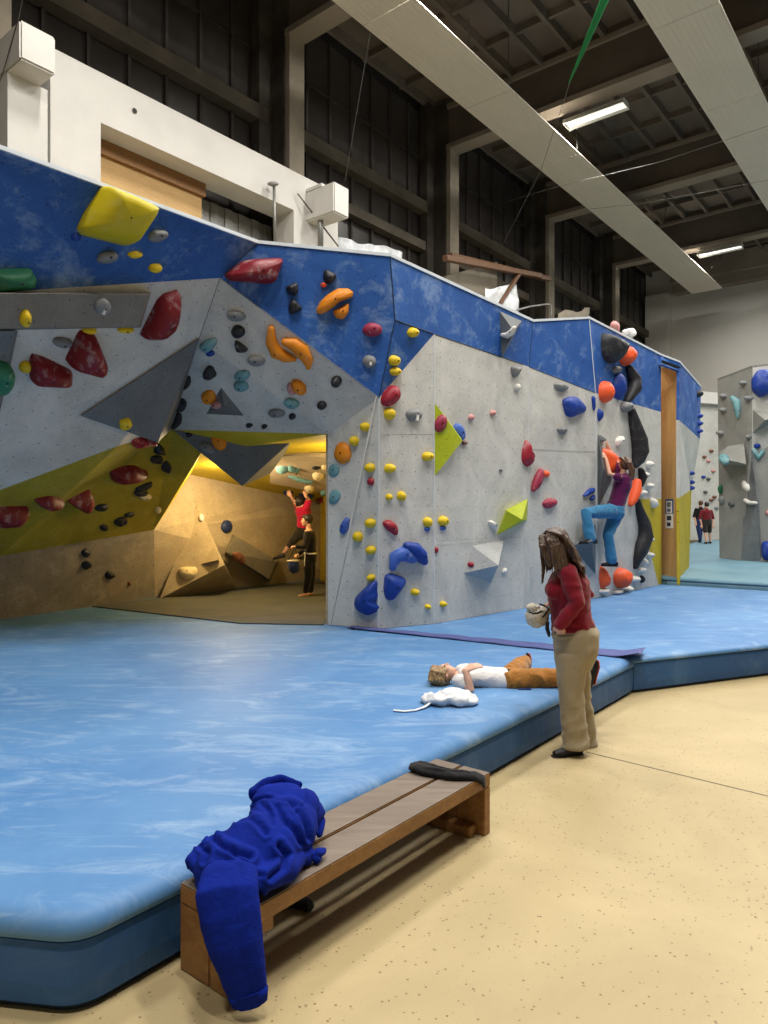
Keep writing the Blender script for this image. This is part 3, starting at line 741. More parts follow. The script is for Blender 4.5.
# blue band, left
hold('bigyellow', 'very large smooth yellow hold on the blue band at the upper left', Z(0,0,3,(305,555),(380,585),(458,622),(450,645),(395,728),(372,738),(240,705),(229,685),(250,640)), 0.30, group=G1_, apex=(2,-10), nz=0.01, flat=0.45)
hold('grey', 'grey oval hold just right of the very large yellow hold', E_(157.5,236,20,13,10), 0.09, group=G1_, apex=(0,-3))
hold('grey', 'grey oval hold below the very large yellow hold', E_(107,257.5,21,13,8), 0.09, group=G1_, apex=(0,-3))
hold('yellow', 'flat small yellow hold under the right side of the very large yellow hold', E_(135,254.5,15,7,4), 0.05, group=G1_)
hold('yellow', 'small yellow block hold on the blue band above the red diamond', E_(155,268,14,9,4), 0.06, group=G1_)
hold('green', 'large dark green double-lobed hold at the far left edge', [(-14,270),(8,268.5),(31,268),(33,274),(37,279),(34,287),(15,290),(-14,290)], 0.14, group=G1_, nz=0.08)
hold('blue', 'tiny blue hold touching the lower left of the very large yellow hold', E_(76,237,10,8), 0.03, False, group=G1_)
# left overhang
hold('yellow', 'knobbly yellow double hold on the taupe box volume', E_(25,318,11,17,-10), 0.08, group=G1_, nz=0.25)
hold('grey', 'round grey hold with a white tag on the taupe box volume', E_(102.5,306,16.5,16), 0.06, group=G1_)
hold('red', 'long red diamond hold right of the taupe box volume', Z(0,230,3.84,(683,226),(625,245),(600,270),(535,400),(545,407),(602,404),(655,358),(676,300)), 0.16, group=G1_, apex=(4,5), nz=0.01)
hold('yellow', 'pale yellow hold under the taupe box, touching the red trapezoid', E_(89,330,15,7), 0.05, group=G1_)
hold('yellow', 'flat yellow hold under the right end of the taupe box', E_(125.5,329.5,17,6), 0.05, group=G1_)
hold('grey', 'grey pinch hold left of the red trapezoid', E_(62,341.5,20,10,-6), 0.08, group=G1_)
hold('red', 'upright red trapezoid hold below the taupe box', Z(0,230,3.84,(303,382),(357,390),(398,492),(395,522),(370,543),(262,514),(249,495)), 0.17, group=G1_, apex=(5,6), nz=0.01)
hold('red', 'wide red slab hold left of the upright red trapezoid', Z(0,230,3.84,(122,472),(168,486),(268,534),(277,545),(275,587),(124,578),(113,566),(113,490)), 0.13, group=G1_, apex=(0,5), nz=0.01)
hold('yellow', 'small yellow hold half behind the wide red slab', E_(25,366.5,13,12), 0.06, group=G1_)
hold('greenwhite', 'chalk-whitened green hold at the far left edge below the taupe box', [(-12,360),(0,360),(9,363),(14.5,372),(13,384),(5,394),(-12,395)], 0.13, group=G1_)
hold('yellow', 'yellow block hold on the large dark triangular volume', [(118.5,420),(129,417),(133,424.5),(128,429),(120,430)], 0.06, group=G1_)
for x, y, w_, h_, l in ((187,382,8,13,'upper small black hold along the right edge of the big triangular volume'),(181.5,405,10,14,'black hold on the right edge of the big triangular volume, third from its foot'),(177,420,10,16,'lowest black hold on the right edge of the big triangular volume')):
    hold('black', l, E_(x,y,w_,h_,-15), 0.07, group=G1_, nz=0.15)
hold('rose', 'flat red and white triangular hold under the big dark triangular volume', [(118.5,430),(155,441),(158,444),(133,446.5),(128,441)], 0.08, group=G1_)
hold('black', 'uppermost of the three black holds on the olive panel', [(159,443),(164.5,449),(164,454),(153,453),(154,447)], 0.08, group=G1_, nz=0.15)
hold('black', 'middle one of the three black holds on the olive panel', E_(156,459,13,8,8), 0.07, group=G1_, nz=0.15)
hold('black', 'lowest of the three black holds on the olive panel', [(166,459.5),(172,466),(170,471),(161,470),(160,464)], 0.08, group=G1_, nz=0.15)
hold('red', 'red flat-iron hold on the olive panel, right of the other red ones', [(106.5,466.5),(134,465),(148,471),(140,476),(111,479.5)], 0.14, group=G1_, apex=(0,3), nz=0.01)
hold('black', 'wing-shaped black hold on the olive panel', [(134,488),(152,480.5),(151.5,486),(138,490.5)], 0.07, group=G1_)
hold('black', 'black hold right under the wing-shaped one', E_(140.5,492.5,14,6), 0.06, group=G1_)
hold('cream', 'pale hold below the wing-shaped black hold', E_(145,496.5,13,6), 0.05, group=G1_)
hold('red', 'red hold cut off by the left edge on the olive panel', [(-12,505),(27,506),(29,509),(21,518),(-12,520)], 0.14, group=G1_, apex=(0,4), nz=0.01)
hold('red', 'narrow red hold joined to the left of the red fan shape', [(31,498),(51,494.5),(65,501),(61,504),(43,503.5)], 0.11, group=G1_, apex=(0,2))
hold('red', 'red fan-shaped hold in the middle of the olive panel', [(58.5,493),(88,487),(92,496),(87,506),(80,507.5),(64,498)], 0.15, group=G1_, apex=(2,3), nz=0.01)
hold('black', 'slim black hold right of the red fan shape', E_(101.5,507,14,6,12), 0.06, group=G1_)
hold('black', 'left one of the joined pair of black holds low on the olive panel', E_(120,521,14,8,14), 0.06, group=G1_, nz=0.15)
hold('black', 'right one of the joined pair of black holds low on the olive panel', E_(129,514.5,11,5,10), 0.05, group=G1_, nz=0.15)
hold('black', 'small black hold at the bottom of the olive panel', E_(103.5,527,9,6), 0.05, group=G1_)
hold('cream', 'small pale hold near the right edge of the olive panel', E_(158,509.5,7,6), 0.05, group=G1_)
hold('black', 'upper of the two stacked black holds on the brown kick panel', E_(86,552.6,9,9), 0.06, group=G1_, nz=0.2)
hold('black', 'lower of the two stacked black holds on the brown kick panel', E_(86,565,9,9), 0.06, group=G1_, nz=0.2)
hold('black', 'single black hold right of the stacked pair on the brown kick panel', E_(109.4,575,9,9), 0.06, group=G1_, nz=0.2)
hold('brown', 'tiny dark foothold low on the brown kick panel', E_(129.4,583.5,3.5,5), 0.03, False, group=G1_)
# blue and grey above the cave
G2_ = 'climbing holds above the cave'
hold('red', 'long red leaf-shaped hold on the blue band with a bright ridge', Z(160,230,3.84,(245,172),(310,120),(345,112),(455,106),(468,114),(437,200),(410,208),(262,196)), 0.2, group=G2_, apex=(6,4), nz=0.01)
hold('black', 'black knob hold, uppermost on the blue band left of the orange one', [(324,269),(337.5,275),(333,282),(328,284.5),(322.5,279)], 0.09, group=G2_, nz=0.15)
hold('coral', 'tiny orange hold just under the black knob on the blue band', E_(323.5,285,6,5), 0.04, False, group=G2_)
hold('black', 'upper one of the black pair on the blue band', [(285,287),(297,281.5),(298.5,291),(295,297),(288,294)], 0.09, group=G2_, nz=0.15)
hold('black', 'lower one of the black pair on the blue band', [(291,299),(296,301),(303,309),(297,313),(289,315),(288,306)], 0.09, group=G2_, nz=0.15)
hold('orange', 'large orange wing-shaped hold on the blue band', Z(160,230,3.84,(600,305),(612,278),(642,248),(682,225),(722,225),(742,240),(738,260),(690,275),(655,305),(620,325),(602,320)), 0.14, group=G2_, nz=0.01)
hold('orange', 'small orange hold tucked under the large orange wing', Z(160,230,3.84,(662,312),(690,300),(725,278),(723,320),(702,345),(674,338)), 0.09, group=G2_)
hold('grey', 'uppermost grey half-moon hold left of the orange pair', E_(236.3,316,19,11,-4), 0.09, group=G2_, apex=(0,-2))
hold('black', 'black hold directly under the uppermost grey half-moon', E_(238,331.5,14,13), 0.10, group=G2_, nz=0.25)
hold('black', 'second black hold under the uppermost grey half-moon', [(235,340),(239,341),(249,349),(246,352),(236.5,352),(235.5,346)], 0.09, group=G2_, nz=0.2)
hold('teal', 'teal hold near the seam, above a black one', [(199,345),(205,340.5),(215,340),(215.5,346),(209,352),(202,350)], 0.07, group=G2_)
hold('blue', 'small blue hold hanging under the teal one near the seam', E_(210.5,353,9,6), 0.04, group=G2_)
hold('grey', 'second grey half-moon hold left of the orange pair', E_(256.5,361,18,11,-4), 0.09, group=G2_, apex=(0,-2))
hold('orange', 'left lobe of the orange pair, curved like a banana', ('t',[(272,328,7),(272,341,12),(277,351,14),(287,356,11),(295,358,5)]), 0.10, group=G2_)
hold('orange', 'right lobe of the orange pair, curved downward', ('t',[(286,341,8),(294,343,13),(303,350,15),(309,360,11),(309,366,5)]), 0.10, group=G2_)
hold('black', 'black hold above the small triangular volume', [(203,372),(208,365),(213,366),(217.5,375),(211,378.5),(204,376.5)], 0.09, group=G2_, nz=0.2)
hold('teal', 'upper one of the two touching teal holds', E_(242,375,15,10,8), 0.06, group=G2_)
hold('teal', 'lower one of the two touching teal holds', E_(241.5,385.5,15,11,-8), 0.07, group=G2_)
hold('orange', 'orange hold peeking out behind the small triangular volume', E_(209,397,15,15), 0.06, group=G2_)
hold('pink', 'small pink hold on the small triangular volume', E_(217,405,9,8), 0.05, group=G2_)
hold('orange', 'round orange hold with a pale left lobe', [(291,379.5),(299,379),(306,385),(306.5,393),(301,395.5),(293,390)], 0.08, group=G2_)
hold('pink', 'pale pinkish lobe beside the round orange hold', [(288,383),(292,382),(294,389),(297,394),(290,395),(286.5,388)], 0.06, group=G2_)
hold('teal', 'teal oval hold below the round orange hold', E_(291.7,403,16,11,-12), 0.07, group=G2_)
hold('grey', 'lowest grey half-moon hold above the cave', E_(277,413,17,9), 0.08, group=G2_, apex=(0,-2))
hold('black', 'small round black hold right of the lowest grey half-moon', E_(292.5,416,7,6), 0.05, group=G2_)
hold('black', 'left of the two tiny black holds on the lip of the cave', E_(249.5,425,7,4), 0.04, group=G2_)
hold('black', 'right of the two tiny black holds on the lip of the cave', E_(264.5,426,6,4), 0.04, group=G2_)
hold('black', 'black hold just below the blue band, right side of the cave overhang', E_(336.5,381,11,11), 0.08, group=G2_, nz=0.25)
hold('black', 'black hold down and left of the one just below the blue band', E_(322,405,10,8), 0.07, group=G2_, nz=0.2)
hold('rosewhite', 'dark rose oval hold on the blue band, left of the fold', E_(372,330,20,14), 0.10, group=G2_)
hold('grey', 'grey oval hold with a white tag under the dark rose one', E_(369,361.5,14,13), 0.08, group=G2_)
hold('orange', 'orange hold on the pointed volume at the cave mouth', E_(219,441,14,20,20), 0.05, group=G2_)
hold('grey', 'grey claw hold on the pointed volume at the cave mouth', E_(207,448,17,10,-30), 0.06, group=G2_)
hold('black', 'small round black hold at the top of the pointed volume', E_(189,435,7,4.5), 0.03, False, group=G2_)
# small blue triangle and front wall
G3_ = 'climbing holds on the upright front wall'
yl = [(412,332.5,10,10,'yellow hold in the small blue triangle, topmost'),(393.5,360.5,10,11,'upper one of the yellow pair on the blue tip'),(394.5,371.5,10,9,'lower one of the yellow pair on the blue tip'),
 (389,414,11,12,'yellow hold directly under the big red oval at the corner'),(365.6,427,9.5,9.5,'yellow hold near the cord, up and right of the orange disc'),(354.6,441,8.8,9.8,'yellow hold touching the upper right of the orange disc'),
 (370.3,467.7,10,9.5,'yellow hold just above the small rose hold'),(389.5,468.5,11,9.5,'yellow hold across the corner from the small rose hold'),(388.5,497,6.5,6.5,'small yellow hold left of its twin in mid wall'),
 (401,496,8.5,10,'yellow hold right of a smaller yellow one in mid wall'),(427,456.5,11,9.5,'yellow hold left of the lime triangle'),(370.8,523,10.8,9.5,'yellow hold left of the rose teardrop'),
 (427,522,8.5,10,'yellow hold left of the strip with chalky blue beneath'),(442.6,521,9,10,'yellow hold right of the strip with chalky blue beneath'),(358.3,536.7,10,10,'yellow hold below the chalky blue drop near the cord'),
 (371.3,550,9.8,8.8,'yellow hold midway above the lowest big blue hold'),(371.5,577.6,8,7,'yellow hold touching the top of the lowest big blue hold'),(414.5,592,8,7,'small yellow hold right of the blue heart shape'),
 (427.3,606.5,5.5,4.5,'tiny yellow foothold left of the strip near the mat'),(442.4,604,5.5,6,'tiny yellow foothold right of the strip near the mat')]
for x, y, w_, h_, l in yl: hold('yellow', l, E_(x,y,w_,h_,8), 0.05 + w_*0.003, group=G3_)
hold('bluewhite', 'tiny blue hold under the yellow one left of the strip', E_(427,529,6,5), 0.03, False, group=G3_)
hold('bluewhite', 'tiny blue hold under the yellow one right of the strip', E_(442.5,528,6,5), 0.03, False, group=G3_)
hold('rose', 'big red oval hold at the corner where the blue band ends', E_(389.7,396.5,16,23,-30), 0.12, group=G3_)
hold('grey', 'grey oval hold with a white tag right of the big red oval', E_(413.5,415,15.5,13), 0.08, group=G3_)
hold('orange', 'round orange hold with a dark slot near the edge of the cave', E_(343,453,17,22), 0.06, group=G3_)
hold('rose', 'small rose hold between two yellow ones beside the cord', E_(371,481.5,7,8), 0.05, group=G3_)
hold('rose', 'rose teardrop hold right of the corner in mid wall', Z(320,400,3.84,(238,467),(265,458),(290,475),(299,505),(292,522),(270,510),(243,485)), 0.08, group=G3_)
hold('bluewhite', 'chalky blue drop-shaped hold beside the cord', [(346,517),(350,518),(349,529),(344,535),(340,532),(341,525)], 0.07, group=G3_)
hold('blue', 'lowest big blue hold, notched, left of the corner', Z(320,400,3.84,(215,690),(222,703),(219,735),(225,752),(213,775),(228,795),(215,815),(185,829),(150,810),(134,785),(142,752),(185,710)), 0.14, group=G3_, nz=0.03)
hold('blue', 'blue heart-shaped hold right of the corner', Z(320,400,3.84,(247,672),(272,663),(322,681),(327,697),(300,735),(270,773),(250,760),(243,730)), 0.13, group=G3_, nz=0.03)
hold('bluewhite', 'chalky blue crescent hold in the group of big blue ones', ('t',[(391,567,7),(393,557,14),(402,553,16),(411,558,10)]), 0.12, group=G3_)
hold('blue', 'blue bean hold topmost right in the group of big blue ones', ('t',[(405,546,9),(412,549,15),(419,556,14),(422,561,8)]), 0.12, group=G3_)
hold('teal', 'upper faded teal hold on the edge of the cave', E_(334,470,11,14,-20), 0.03, group=G3_)
hold('teal', 'lower faded teal hold on the edge of the cave', E_(334.5,497,11,16,-25), 0.03, group=G3_)
hold('rosewhite', 'dark rose and white oval hold on the lime triangle', E_(440.6,423.5,12,18,-20), 0.06, group=G3_)
hold('bluewhite', 'white and blue oval hold beside the lime triangle', E_(458,432.5,10,19,15), 0.08, group=G3_)
hold('brown', 'tiny brown hold at the tip of the lime triangle', E_(464,443,5,4), 0.04, False, group=G3_)
hold('pink', 'left of the two tiny pink holds on the upper front wall', E_(470.6,417.5,5,6), 0.05, False, group=G3_)
hold('pink', 'right of the two tiny pink holds on the upper front wall', E_(492.3,413,5.5,6), 0.05, False, group=G3_)
hold('grey', 'grey wedge-shaped hold just under the blue band near the inside corner', [(510,366.5),(519,366),(519,369),(514,379),(511.5,375)], 0.09, group=G3_)
hold('white', 'tiny white hold under the grey wedge-shaped hold', E_(516.8,387.5,4.5,7), 0.06, False, group=G3_)
hold('white', 'curved white hold on the grey wedge volume of the blue band', ('t',[(503.5,335,4),(508,335.5,6),(513,332,6),(515,328,4)]), 0.06, group=G3_)
hold('grey', 'tiny grey hold in the empty middle of the front wall', E_(500.5,470,3,4), 0.03, False, group=G3_)
hold('white', 'small white hold left of the lime angular volume', [(487.5,521),(491,520),(496,527),(495,530),(490,527)], 0.07, group=G3_)
hold('rose', 'dark red chip on the strip, mid height', E_(436,550,3.5,6.5), 0.03, False, group=G3_)
hold('rose', 'small dark red hold on the pale pyramid volume', E_(470.8,564.6,7,5), 0.04, group=G3_)
hold('white', 'pale knob at the tip of the pale pyramid volume', E_(504,571,4,7,-30), 0.04, False, group=G3_)
hold('grey', 'upper grey hold beside the big blue hold of the right panel', [(553,383.5),(561,382),(569,387),(563,392.5),(555.5,390)], 0.07, group=G3_)
hold('grey', 'lower grey hold under the big blue hold of the right panel', [(556,428.5),(563,426.5),(567.5,429),(563,435),(558,433)], 0.07, group=G3_)
hold('blue', 'big blue rounded hold alone on the right panel', Z(480,260,3.84,(312,537),(345,523),(372,527),(405,568),(400,585),(370,597),(350,605),(327,598)), 0.14, group=G3_, apex=(-2,0), nz=0.02)
hold('blue', 'slim blue hold on the right panel near its outer corner', [(591,396),(594.5,396),(594,411),(592.5,410)], 0.05, False, group=G3_)
hold('rose', 'tall red hanging hold in the inside corner', [(524.5,440),(527,441),(528,449),(532,455),(531.5,463),(527,467.5),(521.5,462),(521.5,452)], 0.10, group=G3_)
hold('rosewhite', 'dark rose hold with white top, right of the tall red one', ('t',[(539,472,8),(537,478,11),(534,485,10),(532,489,6)]), 0.09, group=G3_)
hold('coral', 'tiny orange cone hold touching the dark rose one', E_(545.5,474,6,7), 0.06, False, group=G3_)
hold('rosewhite', 'dark rose fish-shaped hold above the standing woman\'s head', [(541.5,503),(547,498),(556,499),(556.5,504),(549,509),(543.5,508)], 0.07, group=G3_)
hold('blue', 'long blue hold near the climbing woman\'s knee', [(581.5,496.5),(589,488),(594,487.5),(594,492),(586,496.5)], 0.06, group=G3_)
hold('blue', 'short blue hold under the long one near the climbing woman\'s knee', [(589,498.5),(594,494),(594,498),(591,501.5)], 0.05, group=G3_)
# outer side of the wall: the climbing woman's route
G4_ = 'climbing holds on the side face by the climbing woman'
def hs(col, lab, shape, h=0.1, **k): return hold(col, lab, shape, h, group=G4_, **k)
hs('black', 'big black winged hold at the top of the side face', Z(570,320,3.657,(103,45),(150,64),(168,76),(188,96),(172,132),(148,165),(126,155),(103,128)), 0.28, nz=0.012)
hs('coral', 'orange fluted ball hold right of the big black winged hold', E_(623.5,356,14,20), 0.2, nz=0.07)
hs('grey', 'small grey hold under the big black winged hold', E_(615,370,8,8), 0.10)
hs('blue', 'tall narrow blue hold under the black winged hold', E_(617,386.5,10,28,0), 0.14)
hs('black', 'black twisted hold hanging from the orange fluted ball', ('t',[(625,368,5),(630,379,11),(629,389,14),(624,399,8),(622,402,5)]), 0.2)
hs('coral', 'orange hold high beside the corner of the side face', E_(603,392.5,12,22), 0.18, nz=0.1)
hs('blue', 'thin blue hold beside the corner below the high orange one', E_(598.5,415,3.5,12), 0.08, bolt=False)
hs('grey', 'grey knob on top of the long black club', E_(624,407,11,11), 0.14)
hs('black', 'long black club-shaped hold reaching down to the woman\'s head', ('t',[(627,411,7),(630,425,13),(634,440,18),(635,452,19),(633,460,14),(631,465,7)]), 0.22)
hs('white', 'white wedge hold right of the woman\'s upper hand', [(614,441),(617,437),(621.5,435.5),(622,439),(617,446),(615,447)], 0.1)
hs('grey', 'grey hold under the woman\'s upper hand', [(597.8,433),(604,439),(605,441),(598.5,443)], 0.06, bolt=False)
hs('coral', 'big coral hold behind the woman\'s lower hand', [(599,450),(602,448),(608,450),(618,460),(620,471),(610,476),(602,478),(598.5,470)], 0.16, nz=0.03)
hs('coral', 'coral hold partly hidden behind the woman\'s back', ('t',[(634,482,7),(633,490,10),(630,499,9),(628,504,5)]), 0.14)
hs('black', 'short black hold right of the woman\'s shoulder', ('t',[(638,470,5),(640,477,8),(638,485,5)]), 0.12)
for x, y, w_, h_, l in ((648,464.5,7,7,'topmost white knob right of the club'),(644,475,6,6,'second white knob from the top, right of the club'),(648,486,7,6,'third white knob from the top, right of the club'),(640.5,493,8,6,'white knob just above the yellow triangle'),
        (652,503,6,11,'white and blue hold at the tip of the yellow triangle'),(648.5,539.5,5.5,5,'white foothold beside the lower black club'),(648.5,555,6,6,'white foothold at the edge of the yellow triangle'),
        (642.5,562,6,8,'white foothold near the end of the lower black club'),(639.5,570,8,6,'white foothold above the small black one'),(634,579,8,6,'white foothold left of the small black one'),
        (627,589,8,6,'white foothold right below the orange ball'),(602.5,591,9,6,'white foothold under the orange cone'),(616,592,8,5,'white foothold under the orange ball, near the mat')):
    hs('white', l, E_(x,y,w_,h_,15), 0.10, bolt=False)
hs('black', 'lower black club-shaped hold with swollen end', ('t',[(633,501,6),(635,510,9),(640,524,13),(641,536,17),(636,549,17),(632,560,10),(631,566,6)]), 0.2)
hs('black', 'small black foothold among the white ones', E_(641,579,4.5,8), 0.06, bolt=False)
hs('coral', 'orange cone hold under the woman\'s lower foot', [(598.5,566),(601,566),(607,579),(606.5,586),(600,589),(598,580)], 0.13, nz=0.03)
hs('coral', 'orange fluted ball hold low on the side face', E_(619,578,16,20), 0.2, nz=0.07)
hold('black', 'black hold on the blue edge beyond the doorway', E_(697.5,394,5,7), 0.1, False, group=G4_)
for y, l in ((416,'upper'),(423.5,'middle'),(431,'lower')): hold('blue', l+' one of the blue holds on the blue edge beyond the doorway', E_(698,y,4,5), 0.1, False, group=G4_)
for y, l in ((474,'upper'),(483,'middle'),(489,'lower')): hold('blue', l+' one of the blue holds on the grey strip beyond the doorway', E_(690.5,y-1,4,4.5), 0.08, False, group=G4_)
# inside the cave
G5_ = 'climbing holds inside the cave'
def hc(*a, **k): return hold(*a, group=G5_, **k)
hc('teal', 'teal leaf hold at the left of the cave roof panel', E_(283,468,15,10,10), 0.06)
hc('teal', 'teal hook hold right of the teal leaf hold', ('t',[(291,462,6),(292,468,9),(297,470,6),(300,466,3)]), 0.06)
hc('teal', 'long teal banana hold on the cave roof panel', ('t',[(290,474,6),(299,478,8),(307,480.5,7),(312,481,4)]), 0.06)
hc('cream', 'round cream hold on the cave roof panel', E_(318,474.5,12,9), 0.07)
hc('black', 'dark bar hold above the round cream hold', E_(316.5,467,9,4.5,5), 0.04)
hc('cream', 'cream hold at the right end of the cave roof panel', E_(324.5,466.5,6,6), 0.05)
hc('cream', 'cream ring hold low on the cave roof panel', E_(309.5,488,10,8), 0.06)
hc('teal', 'small teal hold at the lower right of the cave roof panel', E_(323.5,492,8,5), 0.05)
hc('navy', 'dark blue split-oval hold on the cave wall', E_(226,526.5,11,13), 0.08)
hc('white', 'small white hold near the tip of the tall cave volume', E_(201.5,518,5,8), 0.05)
hc('cream', 'cream half-bowl hold low on the tall cave volume', Z(160,430,4.267,(78,592),(110,585),(155,585),(162,600),(150,628),(115,641),(88,625)), 0.10)
hc('cream', 'pale nub hold at the corner of the tall cave volume', E_(225.5,560,4,8), 0.05)
hc('brown', 'brown half-disc hold on the box-shaped cave volume', [(231,553),(240,551.5),(245,558),(243.5,565),(236,561)], 0.05)
hc('red', 'red flat hold high at the right edge of the cave', E_(322.5,500,12,6,-10), 0.06)
hc('navy', 'dark blue hold above the person hanging in the cave', E_(288,491.5,10,5,-10), 0.08)
hc('navy', 'dark blue jug the hanging person reaches for', E_(306,494.5,16,6,-8), 0.08)
# ---------------------------------------------------------------- beyond the doorway: free-standing grey boulder wall
ground = 0.484
def gb(px, py): q = PZ(px, py, ground); q.z = ground+0.004; return q
BW = empty('boulder_wall', gb(740,559), 'free-standing grey climbing wall at the right edge of the photograph', 'climbing wall')
a1, a2, a3 = gb(719.5,558), gb(741,560.5), gb(760,561.5)
tl = P(717.5,380.6,18.9); tr = P(752.5,367.6,17.6)
kx = P(750,470,17.8)
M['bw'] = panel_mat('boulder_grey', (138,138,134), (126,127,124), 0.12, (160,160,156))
M['bwl'] = panel_mat('boulder_pale', (186,186,180), (172,172,168), 0.1)
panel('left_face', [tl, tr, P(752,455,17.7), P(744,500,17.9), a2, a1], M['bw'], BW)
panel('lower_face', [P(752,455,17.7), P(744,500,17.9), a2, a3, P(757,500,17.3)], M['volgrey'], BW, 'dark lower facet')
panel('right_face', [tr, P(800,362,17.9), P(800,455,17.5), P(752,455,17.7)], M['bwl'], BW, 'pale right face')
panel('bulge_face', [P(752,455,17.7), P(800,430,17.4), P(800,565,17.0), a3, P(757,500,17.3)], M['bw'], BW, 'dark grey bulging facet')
panel('back_face', [tl, tr, P(800,362,17.9), P(800,362,20.5), P(735,378,21)], M['bw'], BW, reg=False)
G6_ = 'climbing holds on the free-standing grey wall'
volume('grey box volume with a teal hold on the free-standing wall', [(718,452,0),(728,446,0),(744,444,0),(747,466,0.0),(722,464,0),(719,458,0.45),(746,464,0.4)], M['bw'])
volume('grey wedge volume on the pale face at the right edge', [(752.8,410,0),(800,412,0),(753,433,0),(765,420,0.5)], M['bw'])
def hg(col, lab, sh, h=0.09, **k): hold(col, lab, sh, h, group=G6_, **k)
hg('blue', 'large blue rounded hold at the top of the free-standing wall', [(753,378),(757,370),(768,370),(776,378),(772,392),(762,397.5),(753.5,390)], 0.3)
hg('teal', 'teal hanging hold on the free-standing wall', ('t',[(734,398,5),(738,402,8),(739,410,7),(739,417,3)]), 0.12)
hg('teal', 'round teal hold on the box volume of the free-standing wall', E_(724,459,11,9), 0.08)
for x, y, l in ((724,396,'grey hold high at the left of the free-standing wall'),(724,410,'second grey hold down at the left of the free-standing wall'),(749,398,'grey hold high near the corner of the free-standing wall'),
                (749,437,'grey hold at mid height near the corner of the free-standing wall'),(721,433,'grey hold above the box volume of the free-standing wall'),(744,383,'small pale hold near the top edge of the free-standing wall')):
    hg('grey', l, E_(x,y,6,5), 0.12, bolt=False)
hg('grey', 'grey ring hold below the box volume of the free-standing wall', E_(722.5,500,5,9), 0.1)
hg('darkgrey', 'dark square hold low on the free-standing wall', E_(732,504,6,6), 0.08)
hg('green', 'green hold at the left edge of the free-standing wall', E_(721.5,489,3,10), 0.1, bolt=False)
hg('blue', 'small blue hold on the pale face of the free-standing wall', E_(757,446,7,5), 0.1)
hg('teal', 'teal hook hold on the pale face of the free-standing wall', ('t',[(754,451,5),(758,458,6),(762,452,5)]), 0.1)
hg('white', 'curved white hold on the bulge of the free-standing wall', ('t',[(747,500,3),(751,503,4),(757,503,3)]), 0.1)
hg('white', 'white pinch hold above the curved white one', E_(746.5,486,6,12,20), 0.1)
hg('pink', 'pink hold low on the bulge of the free-standing wall', E_(767,513,4,5), 0.06, bolt=False)
hg('blue', 'big blue hold at the foot of the free-standing wall', [(761,541),(776,541),(776,560),(762,560)], 0.2)
# distant white climbing wall
q0, q1 = P(690, 540, 30.5), P(735, 540, 31.5)
FW = empty('climbing_wall', q0, 'distant pale climbing wall seen past the doorway', 'climbing wall')
fz = 6.6
f0 = Vector((q0.x-1.0, q0.y, 0.48)); f1 = Vector((q1.x+6, q1.y+2.4, 0.48))
panel('wall_panel', [f0, f1, f1+Vector((0,0,fz-0.5)), f0+Vector((0,0,fz-0.5))], M['farwhite'], FW)
bm = NB(); dd = (f1-f0).normalized(); box(bm, f0+Vector((0,0,fz-0.5)), dd, Vector((dd.y,-dd.x,0)), Vector((0,0,1)), 0, (f1-f0).length, -0.3, 0.25, -0.15, 0.35); obj('top_ledge', bm, M['whitepaint'], FW)
for i, (x, y, c) in enumerate(((711,451,'brown'),(704,457,'brown'),(708,461,'pink'),(713,471,'pink'),(708,479,'darkgrey'),(714,497,'brown'),(711,500,'brown'),(703,477,'blue'),(705,492,'darkgrey'),(716,508,'grey'))):
    hold(c, 'small %s hold on the distant pale climbing wall' % {'brown':'brown','pink':'pinkish','darkgrey':'dark grey','blue':'blue','grey':'light grey'}[c], E_(x,y,4,3), 0.12, False, group='%s holds on the distant pale climbing wall' % c)
# ---------------------------------------------------------------- cloth, skin and hair materials
def cloth(name, c, var=0.1, rough=0.9, bscale=5, bstr=0.5, sheen=0.2, spec=0.15):
    t = NT(name); v = t.tex(); base = lin(c)
    f = t.noise(v, 9, 5); dk = tuple(x*(1-var) for x in base[:3])+(1,); lt = tuple(min(1, x*(1+var)) for x in base[:3])+(1,)
    t.col(t.ramp(f, [(0.35, dk), (0.65, lt)])); t.set(Roughness=rough); t.bsdf.inputs['Specular IOR Level'].default_value = spec
    t.bsdf.inputs['Sheen Weight'].default_value = sheen
    t.bump(t.noise(v, bscale, 5, 0.6, 0.8), bstr, 0.03); return t.m
M['hoodie'] = cloth('blue_fleece', (9, 33, 130), 0.12, 0.95, 14, 0.35, 0.0)
M['blackcloth'] = cloth('black_knit', (20, 20, 24), 0.2, 0.9, 16, 0.4)
M['redknit'] = cloth('dark_red_knit', (124, 22, 40), 0.1, 0.85, 10, 0.3)
M['khaki'] = cloth('khaki_twill', (158, 145, 120), 0.07, 0.85, 9, 0.4)
M['whitetee'] = cloth('white_tee', (214, 212, 212), 0.05, 0.85, 12, 0.5)
M['mustard'] = cloth('mustard_twill', (160, 108, 48), 0.12, 0.85, 14, 0.6)
M['purple'] = cloth('purple_tee', (88, 20, 72), 0.1, 0.85, 7, 0.4)
M['jeans'] = cloth('light_jeans', (54, 118, 160), 0.12, 0.85, 7, 0.4)
M['magenta'] = cloth('magenta_tee', (176, 24, 66), 0.1)
M['darktrouser'] = cloth('dark_trouser', (44, 40, 38), 0.15)
M['maroon'] = cloth('maroon_tee', (110, 30, 38), 0.1)
M['fleecewhite'] = cloth('cream_fleece', (216, 208, 192), 0.12, 0.95, 60, 0.9)
M['whitebag'] = cloth('white_fabric', (222, 224, 228), 0.04, 0.8, 20, 0.5)
M['shoe'] = simple('black_shoe', (24, 24, 27), 0.5, 0.1)
M['orangeshoe'] = simple('orange_rubber', (200, 84, 46), 0.5, 0.1)
M['navycloth'] = cloth('navy_cloth', (28, 44, 92), 0.1)
